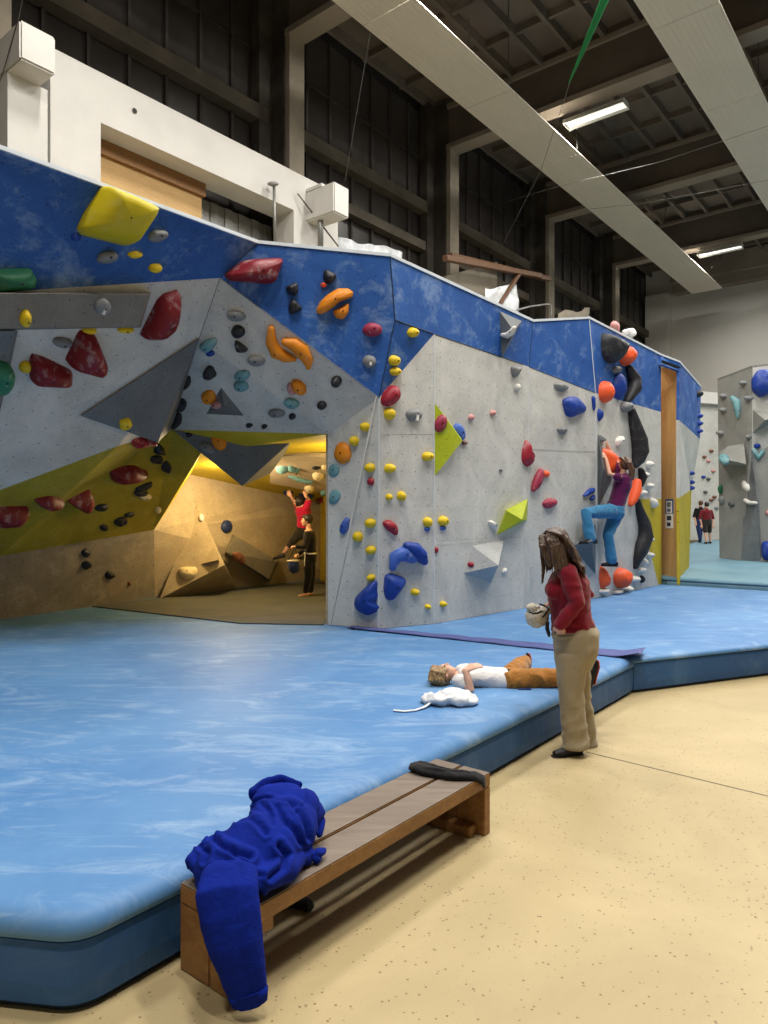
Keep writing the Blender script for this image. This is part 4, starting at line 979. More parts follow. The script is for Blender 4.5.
def skinm(name, c):
    t = NT(name); t.col(lin(c)); t.set(Roughness=0.55); t.bsdf.inputs['Subsurface Weight'].default_value = 0.0
    t.bump(t.noise(t.tex(), 60, 3), 0.1, 0.003); return t.m
M['skin'] = skinm('skin', (206, 158, 134)); M['skin2'] = skinm('light_skin', (214, 166, 142))
def hairm(name, c, c2):
    t = NT(name); v = t.tex(); f = t.noise(t.mapping(v, (60, 60, 6)), 2.2, 5)
    t.col(t.ramp(f, [(0.36, lin(c2)), (0.62, lin(c))])); t.set(Roughness=0.45); t.bump(f, 0.5, 0.01); return t.m
M['hair'] = hairm('brown_hair', (96, 74, 60), (44, 32, 26)); M['hairblond'] = hairm('dark_blond_hair', (176, 142, 92), (92, 66, 42))
M['hairdark'] = hairm('dark_hair', (44, 34, 30), (22, 17, 15)); M['hairred'] = hairm('chestnut_hair', (110, 74, 52), (54, 34, 24))
M['dark'] = simple('dark_detail', (22, 20, 20), 0.4, 0.05)

# ---------------------------------------------------------------- bench
u = Vector((0.618, 0.786, 0)).normalized(); wv = Vector((u.y, -u.x, 0)); bo = Vector((-0.759, 2.645, 0)); zz = Vector((0, 0, 1))
BL, BWd, BH = 1.70, 0.345, 0.32
bench = empty('wooden_bench', bo + u*BL/2 + wv*BWd/2, 'long low wooden bench with two worn boards beside the blue mat', 'bench')
def part(name, s0, s1, t0, t1, z0, z1, mat, bev=0.004):
    bm = NB(); box(bm, bo, u, wv, zz, s0, s1, t0, t1, z0, z1)
    if bev: bmesh.ops.bevel(bm, geom=bm.edges[:], offset=bev, segments=2, affect='EDGES')
    return obj(name, bm, mat, bench)
for t0, t1 in ((0, 0.164), (0.181, BWd)):
    o = part('seat_board', 0, BL, t0, t1, 0.25, BH-0.002, M['wood'])
    bm = NB(); box(bm, bo, u, wv, zz, 0.003, BL-0.003, t0+0.003, t1-0.003, BH-0.003, BH); obj('worn_surface', bm, M['benchtop'], o)
for s0 in (0.0, BL-0.06):
    for t0, t1 in ((0, 0.17), (0.174, BWd)): part('leg', s0, s0+0.06, t0, t1, 0, 0.249, M['wood'])
part('foot_batten', BL-0.13, BL-0.062, 0.02, BWd-0.05, 0.0, 0.055, M['wood']); part('foot_batten', 0.062, 0.13, 0.02, BWd-0.05, 0.0, 0.055, M['wood'])
part('cross_batten', 0.10, 0.16, 0.03, BWd-0.01, 0.20, 0.249, M['wood'])
def bp(s, t_, z): return bo + u*s + wv*t_ + zz*z
# black shoe under the bench
bm = NB(); loft(bm, [bp(0.54, -0.01, 0.042), bp(0.55, 0.03, 0.042), bp(0.56, 0.08, 0.032), bp(0.565, 0.115, 0.026)], [(0.030, 0.038), (0.032, 0.038), (0.036, 0.028), (0.030, 0.022)])
tag(fuse('shoe', bm, 0.008, M['shoe'], None, 3), 'black shoe lying in the shadow under the bench', 'shoe')
# black sleeve-like garment across the right end
bm = NB()
gp = [(1.48, 0.0, .338), (1.49, 0.04, .345), (1.48, 0.10, .340), (1.50, 0.16, .338), (1.50, 0.22, .340), (1.535, 0.28, .338), (1.575, 0.33, .333), (1.60, 0.358, .31), (1.61, 0.362, .275)]
loft(bm, [bp(*p) for p in gp], [(0.05, 0.013), (0.062, 0.015), (0.055, 0.016), (0.058, 0.015), (0.05, 0.016), (0.042, 0.015), (0.036, 0.014), (0.03, 0.012), (0.02, 0.009)], side=u, seg=14)
loft(bm, [bp(1.47, 0.0, .346), bp(1.46, 0.10, .353), bp(1.49, 0.2, .352), bp(1.555, 0.3, .348)], [(0.011, 0.011)]*4)
loft(bm, [bp(1.52, 0.02, .350), bp(1.51, 0.13, .352), bp(1.53, 0.24, .350)], [(0.010, 0.010)]*3)
def fold(sc, amp, seed=0.0, st=(1, 1, 1)):
    return lambda co, n: amp*(1-2*abs(noise.noise(Vector((co.x*st[0]*sc+seed, co.y*st[1]*sc, co.z*st[2]*sc)))))
o = tag(fuse('black_garment', bm, 0.006, M['blackcloth'], None, 3, fold(9, 0.006, 3)), 'crumpled black sock-like garment lying across the far end of the bench', 'garment')

# blue hoodie heaped on the near end, one sleeve hanging to the floor
bm = NB()
def lump(s, t_, z, rs, rt, rz): ell(bm, bp(s, t_, z), u, wv, zz, rs, rt, rz, 28, 16)
def tube(pts, r, flat=1.0): loft(bm, [bp(*p) for p in pts], [(r*(0.55 if i in (0, len(pts)-1) else 1), r*flat*(0.55 if i in (0, len(pts)-1) else 1)) for i in range(len(pts))], seg=14)
lump(0.11, 0.17, 0.385, 0.135, 0.155, 0.10); lump(0.24, 0.165, 0.405, 0.16, 0.155, 0.12); lump(0.38, 0.14, 0.425, 0.16, 0.145, 0.12)
lump(0.49, 0.10, 0.44, 0.115, 0.12, 0.11); lump(0.45, 0.045, 0.485, 0.13, 0.09, 0.08); lump(0.14, 0.06, 0.40, 0.13, 0.08, 0.07)
tube([(0.02, 0.10, .40), (0.03, 0.03, .395), (0.09, 0.005, .40), (0.2, 0.0, .42)], 0.034)
tube([(0.53, 0.05, .53), (0.575, 0.10, .48), (0.575, 0.17, .41), (0.53, 0.21, .37)], 0.034)
tube([(0.02, 0.27, .385), (0.12, 0.315, .385), (0.24, 0.32, .375), (0.35, 0.28, .365)], 0.045)
tube([(0.34, 0.27, .355), (0.42, 0.295, .348), (0.47, 0.29, .348)], 0.034)
CREASES = [([(212,836),(222,846),(236,853),(250,857)], .020, 2.4), ([(194,892),(212,898),(238,899),(258,893)], .022, 2.6), ([(249,803),(266,799),(288,801),(302,806)], .010, 1.3),
 ([(238,820),(249,818),(259,824),(266,833)], .014, 2.2), ([(291,802),(300,814),(306,828),(307,838)], .014, 2.0), ([(276,806),(284,820),(295,833),(300,843)], .013, 2.2), ([(279,846),(286,856),(282,868),(270,878)], .018, 2.4),
 ([(214,868),(226,874),(238,884)], .012, 2.0), ([(232,852),(246,870),(262,876)], .009, 1.8), ([(200,846),(208,852),(204,862)], .014, 2.0), ([(262,806),(270,812),(272,824)], .008, 1.8)]
def near_crease(co, n):
    if n.dot(co - TOW) > 0: return 0.0
    x = 384 + F*co.x/co.y; y = 512 - F*(co.z-H)/co.y; out = 0.0
    for pl, am, wd in CREASES:
        best = 1e9
        for (x0, y0), (x1, y1) in zip(pl, pl[1:]):
            dx, dy = x1-x0, y1-y0; k = max(0, min(1, ((x-x0)*dx+(y-y0)*dy)/(dx*dx+dy*dy)))
            best = min(best, math.hypot(x-x0-dx*k, y-y0-dy*k))
        if best < 14: out += -am*math.exp(-(best/wd)**2) + am*0.45*math.exp(-((best-wd*2.6)/(wd*1.3))**2)
    return out
def crease(co, n):
    r_ = co - bo; a_, b_, z_ = r_.dot(u), r_.dot(wv), r_.z
    w1 = noise.noise(Vector((a_*3, b_*3, z_*3+2)))*0.16; w2 = noise.noise(Vector((a_*6+5, b_*6, z_*6)))*0.05
    s_ = b_*0.8 + a_*0.45 + w1 + w2            # long folds running diagonally down the heap
    p_ = noise.noise(Vector((s_*9.0, a_*1.6 - b_*1.0 + 3.3, z_*2.5)))
    q_ = noise.noise(Vector((a_*8 + w1*6, b_*3 + 8.8, z_*9)))
    v_ = noise.noise(Vector((a_*3.1+11, b_*3.1, z_*3.1)))
    return 0.013*p_ - 0.010*math.exp(-(p_/0.06)**2)*max(0.0, 0.5+v_*2) - 0.006*math.exp(-(q_/0.07)**2)*max(0.0, 0.4+v_*2) + near_crease(co, n)
hd = empty('hoodie', bp(0.3, 0.16, BH), 'royal blue hooded sweatshirt heaped on the near end of the bench, one sleeve hanging', 'sweatshirt')
fuse('garment_body', bm, 0.006, M['hoodie'], hd, 16, crease)
bm = NB()
sl = [P(229,872,2.52), P(227,892,2.44), P(230,915,2.41), P(236,945,2.39), P(242,972,2.385), P(247,991,2.385)]
loft(bm, sl, [(0.098, 0.045), (0.106, 0.040), (0.104, 0.036), (0.094, 0.036), (0.080, 0.034), (0.068, 0.030)], side=Vector((1, 0.15, 0)), seg=24)
slv = fuse('sleeve', bm, 0.0075, M['hoodie'], hd, 3, lambda co, n: 0.007*noise.noise(Vector((co.x*11+co.z*3, co.y*7, co.z*2+1))) - 0.004*math.exp(-(noise.noise(Vector((co.x*9+co.z*2, co.y*4, co.z*1.6+6)))/0.08)**2))
bm = NB(); loft(bm, [P(247.5,990,2.38), P(250,1004,2.385)], [(0.070, 0.031), (0.060, 0.027)], side=Vector((1, 0.15, -0.25)), seg=24, cap=False)
bmesh.ops.bevel(bm, geom=bm.edges[:], offset=0.004, segments=2, affect='EDGES'); obj('cuff', bm, M['hoodie'], slv, True)
bm = NB(); loft(bm, [bp(0.37,-0.022,.525), bp(0.43,-0.02,.545), bp(0.51,0.0,.545), bp(0.565,0.05,.51)], [(0.034, 0.014)]*4, side=Vector((0,0,1)), seg=12); fuse('waistband', bm, 0.006, M['hoodie'], hd, 2, lambda co, n: 0.003*noise.noise(co*40))
bm = NB(); loft(bm, [bp(0.40,0.10,.548), bp(0.39,0.17,.53), bp(0.36,0.24,.48)], [(0.006,0.004)]*3, seg=8)
bm.free()

# ---------------------------------------------------------------- figures
def head_geo(bm, c, fwd, up, k=1.0):
    fwd = fwd.normalized(); up = (up - fwd*up.dot(fwd)).normalized(); sd = fwd.cross(up)
    E = lambda off, rs, rf, ru: ell(bm, c + sd*(off[0]*k) + fwd*(off[1]*k) + up*(off[2]*k), sd, fwd, up, rs*k, rf*k, ru*k)
    E((0, -0.012, 0.022), 0.075, 0.092, 0.088); E((0, 0.03, -0.04), 0.056, 0.058, 0.066); E((0, 0.055, -0.088), 0.026, 0.026, 0.02)
    E((0, 0.090, -0.022), 0.013, 0.022, 0.018); E((0, 0.084, 0.0), 0.009, 0.014, 0.028); E((0, 0.07, 0.022), 0.048, 0.022, 0.014)
    E((0, 0.078, -0.055), 0.022, 0.013, 0.007); E((0, 0.076, -0.065), 0.018, 0.013, 0.007)
    for s in (-1, 1):
        E((s*0.036, 0.052, -0.022), 0.024, 0.028, 0.024); E((s*0.076, -0.008, -0.012), 0.010, 0.018, 0.030)
    return sd, fwd, up
def eyes(parent, c, fwd, up, k=1.0):
    fwd = fwd.normalized(); up = (up - fwd*up.dot(fwd)).normalized(); sd = fwd.cross(up)
    for s in (-1, 1):
        bm = NB(); ell(bm, c + sd*(s*0.031*k) + fwd*(0.074*k) + up*(0.004*k), sd, fwd, up, 0.014*k, 0.012*k, 0.008*k, 12, 8); obj('eye', bm, M['dark'], parent, True)
def hand_geo(bm, wr, dirn, palm, curl=0.5, k=1.0, thumb=1, spread=0.06):
    d = dirn.normalized(); pn = (palm - d*palm.dot(d)).normalized(); sd = d.cross(pn)
    loft(bm, [wr - d*0.02*k, wr + d*0.02*k, wr + d*0.06*k, wr + d*0.088*k], [(0.024*k, 0.018*k), (0.032*k, 0.016*k), (0.040*k, 0.014*k), (0.038*k, 0.012*k)], side=sd, seg=14)
    for i, (off, L_, r) in enumerate(((-0.030, 0.072, 0.0088), (-0.010, 0.082, 0.0092), (0.011, 0.076, 0.009), (0.031, 0.060, 0.008))):
        p = wr + d*(0.084*k) + sd*(off*k); dd = (d + sd*(off*spread*16)).normalized(); pts = [p - d*0.015*k, p]; an = 0
        for q, f in enumerate((0.42, 0.32, 0.26)):
            an += curl*(0.75, 1.0, 0.7)[q]; v = dd*math.cos(an) + pn*math.sin(an); p = p + v*(L_*f*k); pts.append(p)
        loft(bm, pts, [r*k, r*k, r*k*0.97, r*k*0.9, r*k*0.8], seg=10)
    b = wr + d*0.025*k - sd*(0.028*k*thumb); v1 = (d*0.75 - sd*0.6*thumb + pn*0.25).normalized(); v2 = (d*0.9 - sd*0.1*thumb + pn*0.5*curl).normalized()
    loft(bm, [b, b+v1*0.038*k, b+v1*0.038*k+v2*0.032*k], [0.0125*k, 0.0105*k, 0.0088*k], seg=10)
def strands(bm, roots, path, n, r, jit, seg=5):
    pass
def shoe(parent, heel, toe, up, k=1.0, mat='shoe', sole=None):
    d = (toe-heel); L_ = d.length; d.normalize(); sd = d.cross(up).normalized()
    bm = NB()
    loft(bm, [heel+up*0.035*k, heel+d*L_*0.3+up*0.035*k, heel+d*L_*0.6+up*0.028*k, heel+d*L_*0.9+up*0.022*k], [(0.034*k, 0.036*k), (0.036*k, 0.040*k), (0.043*k, 0.028*k), (0.034*k, 0.020*k)], side=sd, seg=14)
    o = fuse('shoe', bm, 0.008*k, M[mat], parent, 2)
    bm = NB(); loft(bm, [heel-d*0.02*k+up*0.004*k, heel+d*L_*0.3+up*0.004*k, heel+d*L_*0.65+up*0.004*k, heel+d*L_*1.0+up*0.004*k], [(0.030*k, 0.008*k), (0.033*k, 0.008*k), (0.045*k, 0.008*k), (0.030*k, 0.008*k)], side=sd, seg=14)
    obj('sole', bm, M[sole or 'dark'], o, True); return o
XV, YV, ZV = Vector((1, 0, 0)), Vector((0, 1, 0)), Vector((0, 0, 1))
def wrinkle(sc, amp, sx=1, sy=1, sz=1, seed=0.0): return lambda co, n: amp*(1-2.2*abs(noise.noise(Vector((co.x*sc*sx+seed, co.y*sc*sy, co.z*sc*sz)))))

# ---- standing woman -------------------------------------------------------
wo = empty('person', P(575,750,5.08), 'standing woman with long brown hair, dark red top and khaki trousers, looking down', 'person'); wo.location.z = 0
D0 = 5.06
hc_ = P(554.5,547,5.0); hf = Vector((-0.86, -0.12, -0.62)); hu = Vector((-0.52, -0.05, 0.85))
bm = NB(); head_geo(bm, hc_, hf, hu, 1.0)
loft(bm, [P(558,556,5.0), P(565,566,5.03), P(568,574,5.05)], [0.052, 0.055, 0.06])
loft(bm, [P(569,574,D0), P(569,590,D0), P(570,612,D0), P(573,636,D0)], [(0.08, 0.14), (0.12, 0.145), (0.10, 0.12), (0.10, 0.12)], side=XV)
for d_, xs in ((4.97, 0), (5.17, 4)):
    loft(bm, [P(575+xs,650,5.06+(d_-5.06)*0.7), P(571+xs,682,d_), P(576+xs,738,d_)], [0.06, 0.05, 0.042])
# near arm, hand slid into the pocket
nsh, nel, nwr = P(568,573,4.90), P(577,603,4.86), P(559,626,4.89)
loft(bm, [nsh, nel, nwr], [0.045, 0.036, 0.026])
hand_geo(bm, nwr, (P(564,641,5.01)-nwr), Vector((0.5, 1, 0.1)), 0.25, 0.95, 1)
fsh, fel, fwr = P(573,572,5.22), P(588,594,5.27), P(557,603,5.14)
loft(bm, [fsh, fel, fwr], [0.045, 0.036, 0.026])
hand_geo(bm, fwr, Vector((-1, -0.25, -0.12)), Vector((0.05, -0.2, -1)), 0.75, 0.95, -1)
fuse('body', bm, 0.0058, M['skin'], wo, 3)
eyes(wo, hc_, hf, hu)
# top
bm = NB()
loft(bm, [P(566,567,D0), P(567,573,D0), P(568.5,582,D0), P(568,592,D0), P(570,602,D0), P(570.5,612,D0), P(572,621,D0), P(573,628,D0)],
     [(0.065, 0.10), (0.105, 0.165), (0.140, 0.185), (0.150, 0.180), (0.142, 0.165), (0.134, 0.158), (0.142, 0.168), (0.150, 0.176)], side=XV, seg=28, cap=False)
ell(bm, P(553.5,590,4.98), XV, YV, ZV, 0.062, 0.075, 0.066); ell(bm, P(554,590,5.14), XV, YV, ZV, 0.060, 0.07, 0.064)
ell(bm, P(567,571.5,4.93), XV, YV, ZV, 0.07, 0.06, 0.055); ell(bm, P(572,571.5,5.19), XV, YV, ZV, 0.07, 0.06, 0.055)
loft(bm, [nsh, nsh.lerp(nel, 0.5), nel, nel.lerp(nwr, 0.5), nwr.lerp(nel, 0.06)], [0.064, 0.060, 0.054, 0.047, 0.040], seg=18)
loft(bm, [fsh, fel, fwr.lerp(fel, 0.1)], [0.060, 0.052, 0.040], seg=18)
fuse('long_sleeved_top', bm, 0.0075, M['redknit'], wo, 4, wrinkle(10, 0.006, 1, 1, 1.5, 5))
# trousers
bm = NB()
loft(bm, [P(573,626,D0), P(575.5,634,D0), P(576,645,D0), P(574.5,656,D0), P(573,666,D0)], [(0.140, 0.165), (0.158, 0.18), (0.156, 0.185), (0.138, 0.175), (0.118, 0.16)], side=XV, seg=26, cap=False)
ell(bm, P(586,641,5.0), XV, YV, ZV, 0.085, 0.095, 0.10); ell(bm, P(586,641,5.15), XV, YV, ZV, 0.085, 0.095, 0.10)
loft(bm, [P(572,655,4.985), P(571,672,4.975), P(571.5,692,4.97), P(573,712,4.97), P(575,732,4.97), P(576,747,4.97)], [(0.118, 0.105), (0.102, 0.095), (0.084, 0.082), (0.082, 0.08), (0.086, 0.084), (0.094, 0.09)], side=XV, seg=20, cap=False)
loft(bm, [P(577,655,5.16), P(577,672,5.17), P(579,692,5.18), P(582,712,5.19), P(584,730,5.19), P(585,744,5.2)], [(0.11, 0.10), (0.095, 0.09), (0.080, 0.08), (0.077, 0.08), (0.082, 0.084), (0.09, 0.09)], side=XV, seg=20, cap=False)
fuse('trousers', bm, 0.0075, M['khaki'], wo, 4, lambda co, n: 0.008*(1-2.2*abs(noise.noise(Vector((co.x*6, co.y*5, co.z*(6 if co.z > 0.35 else 11)))))) )
bm = NB(); loft(bm, [P(572,629,5.06), P(573,632.5,5.06)], [(0.150, 0.176), (0.152, 0.178)], side=XV, seg=28, cap=False); obj('waistband', bm, M['khaki'], wo, True)
shoe(wo, Vector((P(579,750,4.99).x, 4.99, 0.0)), Vector((P(553,750,4.93).x-0.0, 4.93, 0.0)), ZV, 1.0)
shoe(wo, Vector((P(588,750,5.2).x, 5.2, 0.0)), Vector((P(566,750,5.26).x, 5.27, 0.0)), ZV, 1.0)
# hair: cap plus long strands
bm = NB(); sd = hf.normalized().cross(hu).normalized()
ell(bm, hc_ + hu.normalized()*0.03 - hf.normalized()*0.030, sd, hf.normalized(), hu.normalized(), 0.093, 0.100, 0.098)
rnd_ = random.Random(3)
def strand(pts, r, jit=0.006):
    q = [p + Vector((rnd_.uniform(-jit, jit), rnd_.uniform(-jit, jit), rnd_.uniform(-jit, jit))) for p in pts]
    loft(bm, q, [(r*a_, r*0.6*a_) for a_ in [0.8] + [1.0]*(len(q)-2) + [0.25]], side=YV, seg=8)
loft(bm, [P(552,534,4.99), P(561,539,5.0), P(569,550,5.01), P(575,560,5.01), P(580,569,5.0)], [(0.085, 0.045), (0.095, 0.05), (0.105, 0.045), (0.11, 0.038), (0.08, 0.022)], side=YV, seg=20)
loft(bm, [P(552,535,4.93), P(556,546,4.895), P(559,557,4.89), P(563,567,4.88)], [(0.055, 0.02), (0.062, 0.022), (0.058, 0.02), (0.04, 0.012)], side=XV, seg=16)
loft(bm, [P(543,536,4.95), P(543,546,4.91), P(547,557,4.90), P(551,566,4.90)], [(0.030, 0.012), (0.030, 0.012), (0.026, 0.010), (0.018, 0.006)], side=XV, seg=12)
for k in range(34):      # falling back over the shoulders
    f = k/33; dy = -0.12 + 0.26*f + rnd_.uniform(-.01, .01)
    strand([P(550+4*f,531,5.0+dy*0.6), P(562,535+3*f,5.0+dy), P(572,548,5.02+dy*1.1), P(577+rnd_.uniform(-3,2),560,5.03+dy*1.1), P(582+rnd_.uniform(-4,3),568+rnd_.uniform(-2,2),5.02+dy*1.15), P(584+rnd_.uniform(-6,2),576+rnd_.uniform(-4,3),5.0+dy*1.15)], 0.017, 0.006)
for k in range(26):      # side curtain over the cheek
    f = k/25
    strand([P(549+6*f,531,4.97), P(547+12*f,541,4.90), P(551+13*f,552,4.885), P(553+14*f,562+rnd_.uniform(-1,1),4.88), P(556+15*f,571+rnd_.uniform(-5,3),4.87)], 0.013, 0.005)
for k in range(14):      # far-side curtain
    f = k/13
    strand([P(546+6*f,532,5.03), P(541+9*f,541,5.11), P(544+9*f,556,5.13), P(546+8*f,568+rnd_.uniform(-2,8),5.12)], 0.012, 0.005)
for k in range(12):      # front lock hanging free
    f = k/11
    strand([P(547+2*f,530,4.98+0.06*f), P(539+3*f,538,4.98+0.06*f), P(541+3*f,552,4.98+0.05*f), P(542.5+2*f,568,5.0), P(541.5+1.5*f,580+rnd_.uniform(-6,6),5.0)], 0.0085, 0.004)
for k in range(8):
    f = k/7
    strand([P(549+2*f,548,4.92), P(553+2*f,560,4.90), P(555+2*f,570,4.90), P(551+3*f,579+rnd_.uniform(-3,4),4.91)], 0.007, 0.004)
fuse('hair', bm, 0.0042, M['hair'], wo, 1, lambda co, n: 0.003*noise.noise(Vector((co.x*110+co.z*40, co.y*110, co.z*14))))
# chalk bag and strap in her hand
cb = empty('chalk_bag', P(537,617,5.1), 'round cream fleece chalk bag held in the standing woman\'s hand', 'bag')
bm = NB(); ell(bm, P(537,617,5.10), XV, YV, ZV, 0.085, 0.075, 0.078); ell(bm, P(533,608,5.09), XV, YV, ZV, 0.05, 0.05, 0.035)
ell(bm, P(545,611,5.1), XV, YV, ZV, 0.045, 0.045, 0.04)
fuse('bag_body', bm, 0.006, M['fleecewhite'], cb, 2, lambda co, n: 0.008*noise.noise(co*42))
bm = NB(); loft(bm, [P(530,612,5.01), P(534,613.5,5.0), P(538,613,5.0), P(541,611.5,5.01)], [(0.012, 0.008)]*4); obj('closure', bm, M['dark'], cb, True)
bm = NB(); loft(bm, [P(540,604,5.03), P(545,606,5.02), P(549,609,5.02), P(546,613,5.02), P(543,617,5.02)], [(0.009, 0.006)]*5); obj('strap', bm, M['dark'], cb, True)
bm = NB(); loft(bm, [P(548,622,5.02), P(547,628,5.01), P(548.5,633,5.01), P(549,636,5.01)], [(0.012, 0.008), (0.016, 0.01), (0.014, 0.01), (0.010, 0.008)]); obj('buckle_strap', bm, M['dark'], cb, True)

# ---- child lying on the mat ----------------------------------------------
ch = empty('person', P(490,690,5.6), 'child lying on their back on the mat in white shirt and mustard trousers', 'person'); ch.location.z = MZ
d0 = 5.58; hc2 = P(443.5,675,5.62); f2 = Vector((0.16, 0.22, 1)); u2 = Vector((-1, 0.05, 0.12))
bm = NB(); head_geo(bm, hc2, f2, u2, 0.90)
loft(bm, [P(453,676.5,5.62), P(462,677.5,5.62)], [0.04, 0.045])
loft(bm, [P(463,678,5.62), P(485,679,5.62), P(512,680,5.62)], [(0.10, 0.06), (0.10, 0.065), (0.10, 0.065)], side=YV)
s_, e_, w_ = P(459,681,5.47), P(470.5,688.5,5.36), P(465.5,670.5,5.40)
loft(bm, [s_, s_.lerp(e_, .5), e_, e_.lerp(w_, .5), w_], [0.038, 0.036, 0.034, 0.030, 0.022])
hand_geo(bm, w_, Vector((0.9, 0.1, 0.42)), Vector((0.3, 0.5, -0.8)), 0.28, 0.85, -1)
s3, e3, w3 = P(461,671,5.78), P(474,667.5,5.95), P(487,668.5,5.98)
s3.z = MZ+0.07; e3.z = MZ+0.05; w3.z = MZ+0.045
loft(bm, [s3, e3, w3], [0.036, 0.03, 0.02]); hand_geo(bm, w3, Vector((1, 0.1, 0)), Vector((0, 0, -1)), 0.2, 0.8, 1)
nh, nk, na = P(512,681,5.55), P(546,678,5.55), P(584,677.5,5.58)
fh, fk, fa = P(512,676,5.72), P(520,667.5,5.98), P(524.5,662,6.17)
for a_, b_, c_ in ((nh, nk, na), (fh, fk, fa)):
    loft(bm, [a_, b_, c_], [0.06, 0.045, 0.032])
fuse('body', bm, 0.0055, M['skin2'], ch, 3); eyes(ch, hc2, f2, u2, 0.9)
bm = NB(); loft(bm, [P(459,677.5,5.62), P(465,677,5.62), P(485,678,5.62), P(508,680,5.62)], [(0.085, 0.055), (0.135, 0.082), (0.128, 0.088), (0.135, 0.088)], side=YV, seg=24, cap=False)
ell(bm, s_, XV, YV, ZV, 0.055, 0.05, 0.055); loft(bm, [s_, s_.lerp(e_, .45)], [0.052, 0.05]); loft(bm, [s3, s3.lerp(e3, .5)], [0.05, 0.048])
fuse('shirt', bm, 0.007, M['whitetee'], ch, 3, wrinkle(11, 0.005, 0.6, 1, 1.2, 2))
bm = NB(); loft(bm, [P(507,680,5.62), P(518,680,5.62), P(524,679,5.62)], [(0.135, 0.088), (0.14, 0.09), (0.11, 0.08)], side=YV, seg=22, cap=False)
loft(bm, [nh, nk, nk.lerp(na, .5), na.lerp(nk, .08)], [(0.085, 0.085), (0.070, 0.072), (0.062, 0.062), (0.056, 0.056)], seg=18)
loft(bm, [fh, fk, fa.lerp(fk, .12)], [(0.085, 0.09), (0.072, 0.078), (0.058, 0.06)], seg=18)
fuse('trousers', bm, 0.007, M['mustard'], ch, 3, wrinkle(12, 0.011, 1.3, 1, 0.8, 9))
bm = NB(); loft(bm, [P(507.0,680,5.62), P(509.5,680,5.62)], [(0.139, 0.092), (0.139, 0.092)], side=YV, seg=22, cap=False); obj('belt', bm, M['dark'], ch, True)
bm = NB(); ell(bm, P(514,671,5.55), XV, YV, ZV, 0.012, 0.01, 0.010); obj('patch', bm, M['navycloth'], ch, True)
bm = NB(); loft(bm, [P(519,690,5.44), P(530,689,5.44)], [0.012, 0.010]); obj('knee_patch', bm, M['navycloth'], ch, True)
def upshoe(parent, ankle, k, tip): 
    bm = NB(); loft(bm, [ankle+Vector((0.02, 0, -0.035)), ankle+Vector((0.035, 0, 0.03)), ankle+Vector((0.05, 0, 0.10))+tip, ankle+Vector((0.045, 0, 0.15))+tip*1.5], [(0.036*k, 0.034*k), (0.038*k, 0.036*k), (0.036*k, 0.022*k), (0.028*k, 0.015*k)], side=YV)
    o = fuse('shoe', bm, 0.006, M['shoe'], parent, 2)
    bm = NB(); loft(bm, [ankle+Vector((0.062, 0, -0.03)), ankle+Vector((0.075, 0, 0.03)), ankle+Vector((0.075, 0, 0.10))+tip, ankle+Vector((0.062, 0, 0.15))+tip*1.5], [(0.026*k, 0.007), (0.026*k, 0.007), (0.030*k, 0.007), (0.022*k, 0.007)], side=YV)
    obj('sole', bm, M['orangeshoe'], o, True)
upshoe(ch, na+Vector((0.02, 0, -0.02)), 0.95, Vector((0.02, 0, 0))); upshoe(ch, fa+Vector((-0.02, 0.0, -0.05)), 0.8, Vector((0, 0, -0.02)))
bm = NB(); n2 = f2.normalized(); uu2 = (u2 - n2*u2.dot(n2)).normalized(); sd2 = n2.cross(uu2)
ell(bm, hc2 + uu2*0.026 - n2*0.026, sd2, n2, uu2, 0.082, 0.080, 0.088)
for k in range(44):
    an = k/43*math.pi*1.16 - 0.25; ro = hc2 + uu2*0.085 + sd2*(0.05*math.cos(an)) + n2*0.035
    sidew = -1 if k % 3 else 1
    p0 = hc2 + uu2*(0.095-0.11*k/43) + n2*0.062 + sd2*(sidew*-0.0 + (-0.035 if k % 3 else 0.035)); 
    p1 = p0 + sd2*(-0.05 if k % 3 else 0.05) - n2*0.045 + uu2*0.01; p2 = p1 - n2*0.065 + uu2*0.004 + sd2*(-0.004 if k % 3 else 0.004)
    p2.z = max(p2.z, MZ+0.012); q0 = p0 - n2*0.004
    loft(bm, [q0, p1, p2, p2+Vector((rnd_.uniform(-.02, .03), rnd_.uniform(-.02, .01), -0.012))], [0.009, 0.010, 0.009, 0.004], seg=7)
fuse('hair', bm, 0.0045, M['hairblond'], ch, 1, lambda co, n: 0.007*noise.noise(Vector((co.x*30, co.y*70, co.z*34))))
# white drawstring bag on the mat
wb_ = empty('white_bag', PZ(450,708,MZ), 'crumpled white cloth bag with a long drawstring on the mat beside the child', 'bag')
bm = NB()
def q_(px, py, h=0.03): r = PZ(px, py, MZ); r.z = MZ+h; return r
ell(bm, q_(440,704,.035), XV, YV, ZV, 0.10, 0.10, 0.035); ell(bm, q_(455,703,.04), XV, YV, ZV, 0.13, 0.13, 0.045); ell(bm, q_(466,704,.03), XV, YV, ZV, 0.075, 0.08, 0.035); ell(bm, q_(428,702,.03), XV, YV, ZV, 0.04, 0.09, 0.025)
fuse('bag_body', bm, 0.0065, M['whitebag'], wb_, 2, wrinkle(11, 0.018, 1, 1, 1.5, 4))
bm = NB(); loft(bm, [q_(430,706,.02), q_(424,709,.012), q_(415,711.5,.008), q_(404,712.5,.008), q_(394,711.5,.008)], [(0.012, 0.006)]*5, side=YV); obj('drawstring', bm, M['whitebag'], wb_, True)

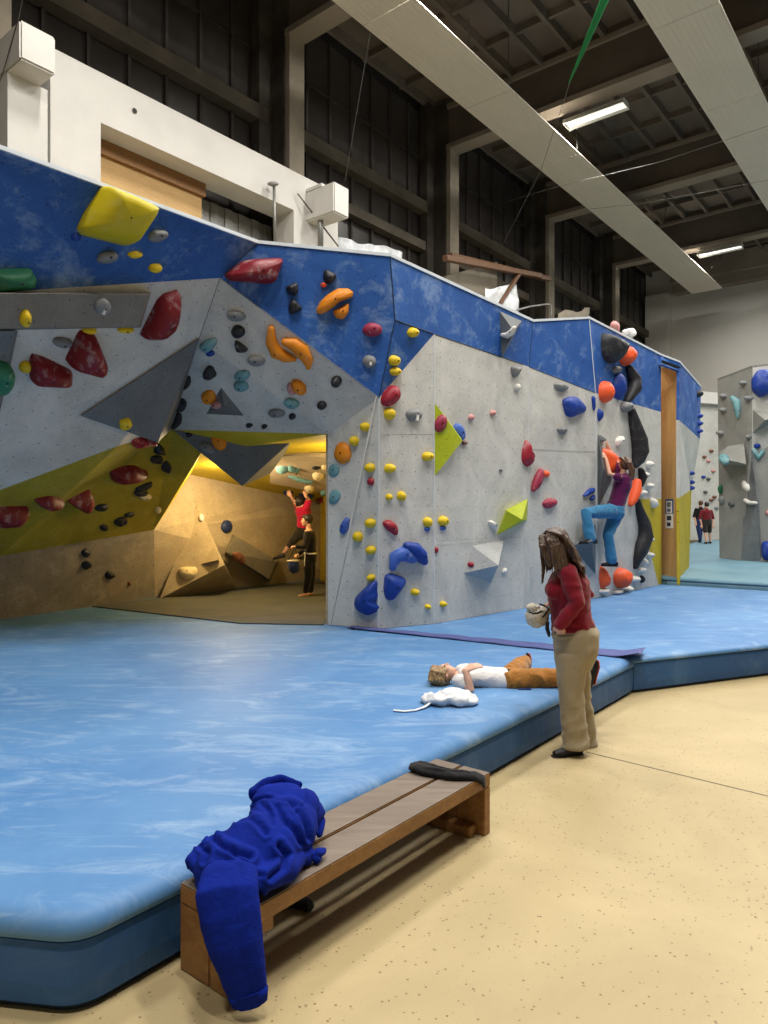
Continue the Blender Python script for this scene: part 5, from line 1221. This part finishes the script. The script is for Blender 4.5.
# ---- climbing woman -------------------------------------------------------
cl = empty('person', P(612,512,11.2), 'woman in purple top and light jeans climbing the side face', 'person')
d1 = 11.22; bm = NB(); hcc = P(624.5,464.5,11.2); hff = Vector((-0.55, 0.75, 0.35)); huu = Vector((-0.25, -0.1, 1))
head_geo(bm, hcc, hff, huu, 1.0)
sh1, el1, wr1 = P(618.5,466,11.38), P(611,453,11.46), P(605,441.5,11.42)
sh2, el2, wr2 = P(620,477,11.05), P(609.5,474,11.08), P(606,459,11.2)
loft(bm, [P(623.5,471,11.2), P(622.5,478,11.2)], [0.05, 0.055])
loft(bm, [P(622,480,d1), P(618.5,495,d1), P(615.5,510,d1)], [(0.11, 0.16), (0.10, 0.12), (0.12, 0.15)], side=XV)
loft(bm, [P(621,476,11.32), sh1, el1, wr1], [0.05, 0.045, 0.038, 0.027]); loft(bm, [P(622,480,11.12), sh2, el2, wr2], [0.05, 0.045, 0.038, 0.027])
hand_geo(bm, wr1, Vector((-0.7, 0.2, 0.5)), Vector((-0.4, 0.7, -0.6)), 0.5, 1.0, 1); hand_geo(bm, wr2, Vector((-0.35, 0.25, 0.9)), Vector((-0.6, 0.8, 0.1)), 0.5, 1.0, -1)
k1h, k1k, k1a = P(610,511,11.05), P(586,513,10.72), P(590,538,10.70)
k2h, k2k, k2a = P(616,513,11.3), P(608,535,11.15), P(611.5,559,11.2)
loft(bm, [k1h, k1k, k1a], [0.08, 0.055, 0.04]); loft(bm, [k2h, k2k, k2a], [0.08, 0.055, 0.04])
fuse('body', bm, 0.009, M['skin'], cl, 2)
bm = NB(); loft(bm, [P(623.5,473.5,d1), P(623.5,478,d1), P(622.5,484,d1), P(620,493,d1), P(617,502,d1), P(615,508,d1)], [(0.06, 0.09), (0.125, 0.19), (0.138, 0.19), (0.125, 0.165), (0.125, 0.16), (0.135, 0.17)], side=XV, seg=22, cap=False)
loft(bm, [P(622,479,11.12), P(617,477,11.05)], [0.07, 0.062]); loft(bm, [P(621,476,11.32), P(617.5,465.5,11.39)], [0.068, 0.06])
fuse('t_shirt', bm, 0.011, M['purple'], cl, 3, wrinkle(7, 0.006))
bm = NB(); loft(bm, [P(615.5,506,d1), P(614.5,513,d1), P(614,518,d1)], [(0.14, 0.17), (0.155, 0.185), (0.12, 0.15)], side=XV, seg=20, cap=False)
loft(bm, [k1h, k1h.lerp(k1k, .5), k1k, k1k.lerp(k1a, .5), k1a], [0.115, 0.10, 0.085, 0.08, 0.085], seg=16)
loft(bm, [k2h, k2h.lerp(k2k, .5), k2k, k2k.lerp(k2a, .5), k2a], [0.12, 0.10, 0.08, 0.078, 0.088], seg=16)
fuse('jeans', bm, 0.011, M['jeans'], cl, 3, wrinkle(8, 0.007))
shoe(cl, P(595,543.5,10.70), P(579,544,10.60), ZV, 1.15); shoe(cl, P(616,566.5,11.2), P(601,566,11.2), ZV, 1.15)
bm = NB(); nf = hff.normalized(); nu = (huu - nf*huu.dot(nf)).normalized(); ns = nf.cross(nu)
ell(bm, hcc + nu*0.022 - nf*0.03, ns, nf, nu, 0.095, 0.095, 0.10)
for k in range(30):
    f = k/29; a0 = P(620+8*f,458,11.1+0.2*rnd_.random()); loft(bm, [a0, P(627+3*f,463,11.05+0.05*rnd_.random()), P(630+4*f,470,11.05), P(629+5*f,477+rnd_.uniform(-2,3),11.07)], [0.022, 0.024, 0.022, 0.01], seg=7)
fuse('hair', bm, 0.009, M['hairred'], cl, 1)

# ---- child standing in the cave ------------------------------------------
kd = empty('person', P(309,595,11.55), 'boy in black standing in the cave holding a chalk bucket', 'person'); kd.location.z = MZ
e0 = 11.5; sc = e0/F
bm = NB(); hk = P(306.5,520.5,e0); kf = Vector((-1, -0.25, 0.05)); ku = Vector((0.05, 0, 1)); head_geo(bm, hk, kf, ku, 0.85)
loft(bm, [P(308,525,e0), P(309,531,e0)], [0.04, 0.045]); loft(bm, [P(309,533,e0), P(310,545,e0), P(310,556,e0)], [(0.08, 0.11), (0.07, 0.09), (0.08, 0.10)], side=XV)
a1_, b1_, c1_ = P(308,534,11.38), P(305,547,11.33), P(296.5,546.5,11.33); a2_, b2_, c2_ = P(309,534,11.62), P(306,549,11.6), P(299,553.5,11.5)
loft(bm, [a1_, b1_, c1_], [0.035, 0.03, 0.022]); hand_geo(bm, c1_, Vector((-1, -0.1, 0)), Vector((0, 0.3, -1)), 0.9, 0.8, 1)
loft(bm, [a2_, b2_, c2_], [0.035, 0.03, 0.022]); hand_geo(bm, c2_, Vector((-0.8, -0.1, -0.5)), Vector((-0.5, 0.3, -1)), 0.9, 0.8, -1)
l1 = (P(308,557,11.42), P(308.5,576,11.42), P(306,591,11.42)); l2 = (P(311,557,11.6), P(311.5,576,11.6), P(310.5,591,11.58))
for l in (l1, l2): loft(bm, list(l), [0.06, 0.045, 0.032])
for l, dx in ((l1, -0.10), (l2, -0.10)):
    f0_ = Vector((l[2].x+0.02, l[2].y, MZ+0.035)); loft(bm, [l[2], f0_, f0_+Vector((dx*0.6, -0.03, -0.008)), f0_+Vector((dx*1.3, -0.06, -0.018))], [(0.03, 0.03), (0.032, 0.032), (0.035, 0.024), (0.03, 0.014)])
fuse('body', bm, 0.0085, M['skin'], kd, 2)
bm = NB(); loft(bm, [P(308.5,529.5,e0), P(309,533,e0), P(310,540,e0), P(310.5,548,e0), P(310.5,555,e0)], [(0.05, 0.07), (0.10, 0.14), (0.105, 0.14), (0.09, 0.125), (0.10, 0.135)], side=XV, seg=20, cap=False)
loft(bm, [a1_, b1_, c1_.lerp(b1_, .1)], [0.055, 0.048, 0.038]); loft(bm, [a2_, b2_, c2_.lerp(b2_, .1)], [0.055, 0.048, 0.038])
fuse('jumper', bm, 0.01, M['blackcloth'], kd, 3)
bm = NB(); loft(bm, [P(310.5,554,e0), P(310,560,e0), P(310,565,e0)], [(0.10, 0.135), (0.105, 0.14), (0.09, 0.12)], side=XV, seg=20, cap=False)
for l in (l1, l2): loft(bm, list(l), [0.08, 0.062, 0.05])
fuse('trousers', bm, 0.01, M['blackcloth'], kd, 3)
bm = NB(); loft(bm, [P(310.5,552.5,e0), P(310.5,554,e0)], [(0.107, 0.142), (0.107, 0.142)], side=XV, seg=24, cap=False); obj('belt', bm, M['rope'], kd, True)
bm = NB(); loft(bm, [P(305,554,11.36), P(304.5,561,11.34), P(304.5,566,11.34)], [0.008, 0.008, 0.006]); obj('belt_end', bm, M['rope'], kd, True)
bm = NB(); ell(bm, hk + Vector((0.028, 0.0, 0.028)), XV, YV, ZV, 0.083, 0.078, 0.082); ell(bm, hk + Vector((-0.02, 0, 0.06)), XV, YV, ZV, 0.06, 0.06, 0.035); fuse('hair', bm, 0.009, M['hairdark'], kd, 1, lambda co, n: 0.004*noise.noise(co*50))
bk = empty('chalk_bucket', P(294,573,11.3), 'dark blue chalk bucket hanging from the hands of the boy in the cave', 'bucket')
bm = NB(); loft(bm, [P(295.5,573,11.3), P(294.5,570,11.3), P(293.5,566,11.3), P(293,561,11.3)], [(0.05, 0.05), (0.085, 0.08), (0.095, 0.09), (0.095, 0.09)], side=XV, seg=20, cap=False); obj('bucket_body', bm, M['navycloth'], bk, True)
bm = NB(); loft(bm, [P(293,561.5,11.3), P(293,560,11.3)], [(0.099, 0.094), (0.099, 0.094)], side=XV, seg=20, cap=False); obj('rim', bm, M['fleecewhite'], bk, True)
bm = NB(); loft(bm, [P(288,561,11.3), P(292,553,11.3), P(294.5,547,11.3), P(297,554,11.3), P(298.5,561,11.3)], [0.007]*5); obj('handle', bm, M['dark'], bk, True)

# ---- climber hanging at the back of the cave ------------------------------
hg_ = empty('person', P(303,515,12.5), 'climber in magenta top clinging under the cave roof behind the boy', 'person')
bm = NB(); hh = P(298.5,502.5,12.45); head_geo(bm, hh, Vector((-0.3, 0.8, 0.5)), Vector((-0.5, -0.3, 0.8)), 0.95)
loft(bm, [hh, P(302,506,12.5)], [0.05, 0.055]); loft(bm, [P(303,508,12.5), P(304,518,12.5), P(303,528,12.55)], [(0.12, 0.14), (0.10, 0.12), (0.11, 0.13)], side=XV)
loft(bm, [P(306,507,12.4), P(309,500,12.4), P(306,496,12.3)], [0.045, 0.038, 0.028]); hand_geo(bm, P(306,496.5,12.3), Vector((-0.3, 0.1, 0.9)), Vector((-0.3, 0.9, 0.1)), 0.7, 0.95, 1)
loft(bm, [P(300,508,12.6), P(296,504,12.6), P(291,496,12.5)], [0.045, 0.036, 0.028]); hand_geo(bm, P(291,496.5,12.5), Vector((-0.4, 0.1, 0.9)), Vector((-0.3, 0.9, 0.1)), 0.7, 0.95, -1)
lk = (P(302,530,12.5), P(295,539,12.4), P(284.5,552,12.5)); lj = (P(304,530,12.6), P(310,540,12.6), P(306,556,12.9))
for l in (lk, lj): loft(bm, list(l), [0.08, 0.055, 0.036])
fuse('body', bm, 0.01, M['skin'], hg_, 2)
bm = NB(); loft(bm, [P(302,505.5,12.5), P(303,510,12.5), P(304,518,12.5), P(303.5,527,12.53)], [(0.09, 0.11), (0.14, 0.16), (0.12, 0.14), (0.125, 0.145)], side=XV, seg=18, cap=False); loft(bm, [P(306,508,12.4), P(308.5,502,12.4)], [0.065, 0.055]); loft(bm, [P(300,509,12.6), P(297,505,12.6)], [0.06, 0.055])
fuse('t_shirt', bm, 0.012, M['magenta'], hg_, 2, wrinkle(9, 0.006))
bm = NB(); loft(bm, [P(303.5,525,12.53), P(303,533,12.53)], [(0.125, 0.145), (0.13, 0.15)], side=XV, seg=18)
loft(bm, [lk[0], lk[1], lk[1].lerp(lk[2], .45)], [0.10, 0.08, 0.065]); loft(bm, [lj[0], lj[1], lj[1].lerp(lj[2], .7)], [0.10, 0.08, 0.06])
fuse('trousers', bm, 0.012, M['darktrouser'], hg_, 2)
shoe(hg_, P(283.5,557.5,12.5), P(273,560,12.5), ZV, 1.0); shoe(hg_, P(308,560,12.9), P(299,559,12.95), ZV, 1.0)
bm = NB(); ell(bm, hh + Vector((0.02, -0.03, 0.02)), XV, YV, ZV, 0.095, 0.09, 0.10); fuse('hair', bm, 0.012, M['hairdark'], hg_, 1, lambda co, n: 0.006*noise.noise(co*40))

# ---- two people far behind ------------------------------------------------
def far_person(lab, cx, headx, heady, dd, topm, legm, hairm_, feet, shorts=False, lean=0.0):
    g0 = 0.484; r = empty('person', Vector(((cx-384)/F*dd, dd, g0)), lab, 'person'); x0 = (cx-384)/F*dd
    hx = (headx-384)/F*dd; hz = H+(512-heady)/F*dd; y = dd
    bm = NB(); h0 = Vector((hx, y, hz)); head_geo(bm, h0, Vector((lean, 1, 0)), ZV, 1.0); loft(bm, [h0-ZV*0.08, h0-ZV*0.17], [0.055, 0.06])
    hip = Vector((x0, y, g0+0.88)); shl = Vector((hx, y, hz-0.24)); loft(bm, [shl, hip], [(0.15, 0.09), (0.13, 0.09)], side=XV)
    arms = [(shl+XV*(s*0.18), shl+XV*(s*0.26)-ZV*0.28, shl+XV*(s*0.22)-ZV*0.52+YV*(-0.08)) for s in (-1, 1)]
    for a_, b_, c_ in arms: loft(bm, [a_, b_, c_], [0.045, 0.038, 0.028]); hand_geo(bm, c_, Vector((0, -0.2, -1)), Vector((0, 1, 0)), 0.4, 1.0, 1)
    legs = []
    for s, fx in ((-1, feet[0]), (1, feet[1])):
        fp = Vector(((fx-384)/F*dd, y+0.15*s, g0+0.07)); hp = hip+XV*(s*0.09); kn = (hp+fp)/2+YV*0.02; legs.append((hp, kn, fp)); loft(bm, [hp, kn, fp], [0.08, 0.055, 0.04])
    fuse('body', bm, 0.012, M['skin'], r, 2)
    bm = NB(); loft(bm, [shl+ZV*0.07, shl, shl.lerp(hip, .5), hip+ZV*0.02], [(0.08, 0.07), (0.20, 0.12), (0.17, 0.115), (0.175, 0.12)], side=XV, seg=18)
    for a_, b_, c_ in arms: loft(bm, [a_, b_], [0.065, 0.058])
    fuse('t_shirt', bm, 0.016, topm, r, 2)
    bm = NB(); loft(bm, [hip+ZV*0.06, hip-ZV*0.08], [(0.17, 0.12), (0.17, 0.125)], side=XV, seg=18)
    for hp, kn, fp in legs: loft(bm, [hp, kn] if shorts else [hp, kn, fp+ZV*0.03], [0.10, 0.085] if shorts else [0.10, 0.075, 0.06])
    fuse('shorts' if shorts else 'trousers', bm, 0.016, legm, r, 2)
    for hp, kn, fp in legs: shoe(r, Vector((fp.x, fp.y-0.05, g0+0.004)), Vector((fp.x, fp.y+0.17, g0+0.004)), ZV, 1.0)
    bm = NB(); ell(bm, h0+Vector((0, -0.03, 0.03)), XV, YV, ZV, 0.09, 0.095, 0.10); fuse('hair', bm, 0.014, hairm_, r, 1)
far_person('distant person in black top and dark blue trousers beyond the doorway', 699.5, 700.5, 503.5, 28.6, M['blackcloth'], M['navycloth'], M['hairred'], (698.5, 702))
far_person('distant person in maroon shirt and shorts beyond the doorway', 707, 706.5, 505, 27.4, M['maroon'], M['darktrouser'], M['hairdark'], (704.5, 712), True)

# ---------------------------------------------------------------- small things
# route cards
def card(lab, c, x, y, n, w_, h_, base_, items):
    o = empty('notice', c, lab, 'notice')
    bm = NB(); box(bm, c, x, y, n, -w_/2, w_/2, -h_/2, h_/2, 0, 0.006); obj('board', bm, base_, o)
    for (x0, x1, y0, y1, m) in items:
        bm = NB(); box(bm, c, x, y, n, -w_/2+w_*x0, -w_/2+w_*x1, -h_/2+h_*y0, -h_/2+h_*y1, 0.006, 0.008); obj('print', bm, m, o)
r = raycast(669.5, 507)
if r:
    _, q, n = r; x = n.cross(ZV).normalized() * -1
    card('dark framed notice on the plywood side of the doorway, the upper one', q+n*0.002, x, ZV, n, 0.24, 0.30, M['bluepaper'], [(0.15,0.85,0.12,0.88,M['paper']),(0.25,0.75,0.5,0.8,M['ink']),(0.25,0.7,0.2,0.4,M['bluepaper'])])
r = raycast(669.5, 521)
if r:
    _, q, n = r; x = n.cross(ZV).normalized() * -1
    card('white paper notice on the plywood side of the doorway, the lower one', q+n*0.002, x, ZV, n, 0.22, 0.28, M['paper'], [(0.2,0.8,0.55,0.85,M['ink']),(0.2,0.7,0.15,0.4,M['ink'])])
r = raycast(242, 528)
if r:
    _, q, n = r; x = ZV.cross(n).normalized()
    card('small printed card on the back wall of the cave', q+n*0.002, x, ZV, n, 0.14, 0.16, M['paper'], [(0.15,0.45,0.55,0.8,M['ink']),(0.55,0.85,0.55,0.8,M['ink']),(0.15,0.85,0.2,0.35,M['ink'])])
# wires, strap
def wire(lab, pts, r=0.01, mat='wire', name='wire'):
    bm = NB(); loft(bm, pts, [r]*len(pts), seg=6); return tag(obj(name, bm, M[mat], None, True), lab, 'wire')
wire('thin wire running from the long white panel down to the corbel block', [P(370,34,15.4), P(345,181,16.4)], 0.008)
wire('thin wire rising from the corbel at the upper left corner', [P(24,-8,10.4), P(18,20,10.75), P(15,30,10.9), P(2,76,11.1), P(-4,90,11.1)], 0.008)
wire('long thin wire continuing from the green strap down behind the wall', [P(570,82,13.0), P(541,170,15.0), P(500,250,18.5)], 0.006)
wire('thin cable crossing the hall below the white panels, upper one', [P(505,202,22.0), P(560,186,21.0), P(660,162,19.0), P(768,126,17.0), P(800,118,16.5)], 0.006)
wire('thin cable crossing the hall below the white panels, lower one', [P(590,209,24.0), P(640,204,22.0), P(700,193,20.0), P(768,180,18.0), P(800,172,17.5)], 0.006)
bm = NB(); s0_, s1_ = P(607,-6,11.5), P(569,83,13.0)
loft(bm, [s0_, s0_.lerp(s1_, .5), s1_], [(0.075, 0.004), (0.05, 0.004), (0.012, 0.004)], side=XV, seg=10)
tag(obj('green_strap', bm, M['greenstrap'], None, True), 'green webbing strap tapering down from the top edge of the photo', 'strap')
# props seen over the top of the climbing wall
wl = lambda px, py, a: (lambda al: P(px, py, a/(CA*al-SA)))((px-384)/F)
bm = NB(); loft(bm, [wl(445,258,-11.6), wl(540,276,-11.6)], [0.09, 0.09], power=6, seg=12, cap=False)
fr = tag(obj('timber_frame', bm, M['brownbeam']), 'brown timber beam with a brace above the blue band', 'beam')
bm = NB(); loft(bm, [wl(450,256,-11.9), wl(549,279,-11.9)], [0.09, 0.09], power=6, seg=12, cap=False); obj('rear_beam', bm, M['brownbeam'], fr)
bm = NB(); loft(bm, [wl(519,274,-11.6), wl(500,304,-11.6)], [0.06, 0.06], power=6, seg=12, cap=False); obj('brace', bm, M['brownbeam'], fr)
p0_, p1_, p2_, p3_ = wl(446,276,-12.0), wl(497,262,-12.0), wl(497,330,-12.0), wl(446,330,-12.0)
bm = NB(); off = B(0.4, 0) - B(0, 0); hexa(bm, [p3_-off, p2_-off, p2_, p3_, p0_-off, p1_-off, p1_, p0_]); tag(obj('concrete_block', bm, M['lightconc']), 'pale concrete block behind the brown timber beam', 'block')
bm = NB(); loft(bm, [wl(517,310,-11.0), wl(530,306.5,-11.0), wl(548,304,-11.0), wl(551,306,-11.0), wl(551,316,-11.0)], [0.03]*5, seg=8); tag(obj('handrail', bm, M['steel'], None, True), 'bent steel handrail above the blue band', 'handrail')
def crumple(lab, corners, seed, nm='crumpled_sheet', mt='whitesheet', amp=0.22):
    bm = NB(); N_ = 18; g_ = []
    for i in range(N_+1):
        row = []
        for j in range(N_//2+1):
            a_ = corners[0].lerp(corners[1], i/N_); b_ = corners[3].lerp(corners[2], i/N_); q = a_.lerp(b_, j/(N_//2))
            q = q + B(1, 0)*(amp*noise.noise(q*1.7+Vector((seed, 0, 0)))) + ZV*(amp*0.8*noise.noise(q*1.3+Vector((0, seed, 0)))*(1-j/(N_//2)))
            row.append(bm.verts.new(q))
        g_.append(row)
    for i in range(N_):
        for j in range(N_//2): bm.faces.new((g_[i][j], g_[i+1][j], g_[i+1][j+1], g_[i][j+1]))
    o = tag(obj(nm, bm, M[mt], None, True), lab, 'sheet'); md = o.modifiers.new('t', 'SOLIDIFY'); md.thickness = 0.01
crumple('crumpled white sheet heaped behind the blue band, right of the corbel block', [wl(338,236,-12.6), wl(402,252,-12.6), wl(402,345,-12.6), wl(338,345,-12.6)], 2.0)  # uneven white sheets standing behind the wall top
crumple('white sheet heap under the brown timber beam', [wl(484,288,-11.8), wl(516,282,-11.8), wl(516,370,-11.8), wl(484,370,-11.8)], 5.0)
crumple('grey lump of sheeting beside the handrail above the blue band', [wl(560,312,-10.6), wl(590,308,-10.6), wl(590,370,-10.6), wl(560,370,-10.6)], 8.0, 'grey_sheeting', 'lightconc')
bm = NB(); ell(bm, P(615,327,12.6), XV, YV, ZV, 0.09, 0.07, 0.12); tag(fuse('pink_cloth', bm, 0.02, M['h_pink'], None, 2, lambda co, n: 0.03*noise.noise(co*9)), 'small pinkish bundle on top of the wall above the side face', 'cloth')
bm = NB(); ell(bm, P(629,333,12.9), XV, YV, ZV, 0.14, 0.08, 0.09); tag(fuse('white_cloth', bm, 0.02, M['whitebag'], None, 2, lambda co, n: 0.04*noise.noise(co*9)), 'small white bundle on top of the wall above the side face', 'cloth')
# conduit with bracket on the white wall
bm = NB(); rod(bm, wl(274,182,-11.85), wl(275,245,-11.85), 0.035, 8); o = tag(obj('steel_post', bm, M['steel'], None, True), 'thin steel post with a bracket in front of the white wall opening', 'post')
bm = NB(); ell(bm, wl(273,184,-11.8), XV, YV, ZV, 0.13, 0.06, 0.05); obj('bracket', bm, M['steel'], o, True)
bm = NB(); rod(bm, wl(320.5,202,-11.7), wl(320.5,250,-11.7), 0.07, 8); tag(obj('steel_post', bm, M['steel'], None, True), 'grey steel post just left of the corbel block', 'post')
wire('steel cable stretched diagonally below the corbel block', [wl(298,194,-11.9), wl(338,246,-11.6)], 0.02)
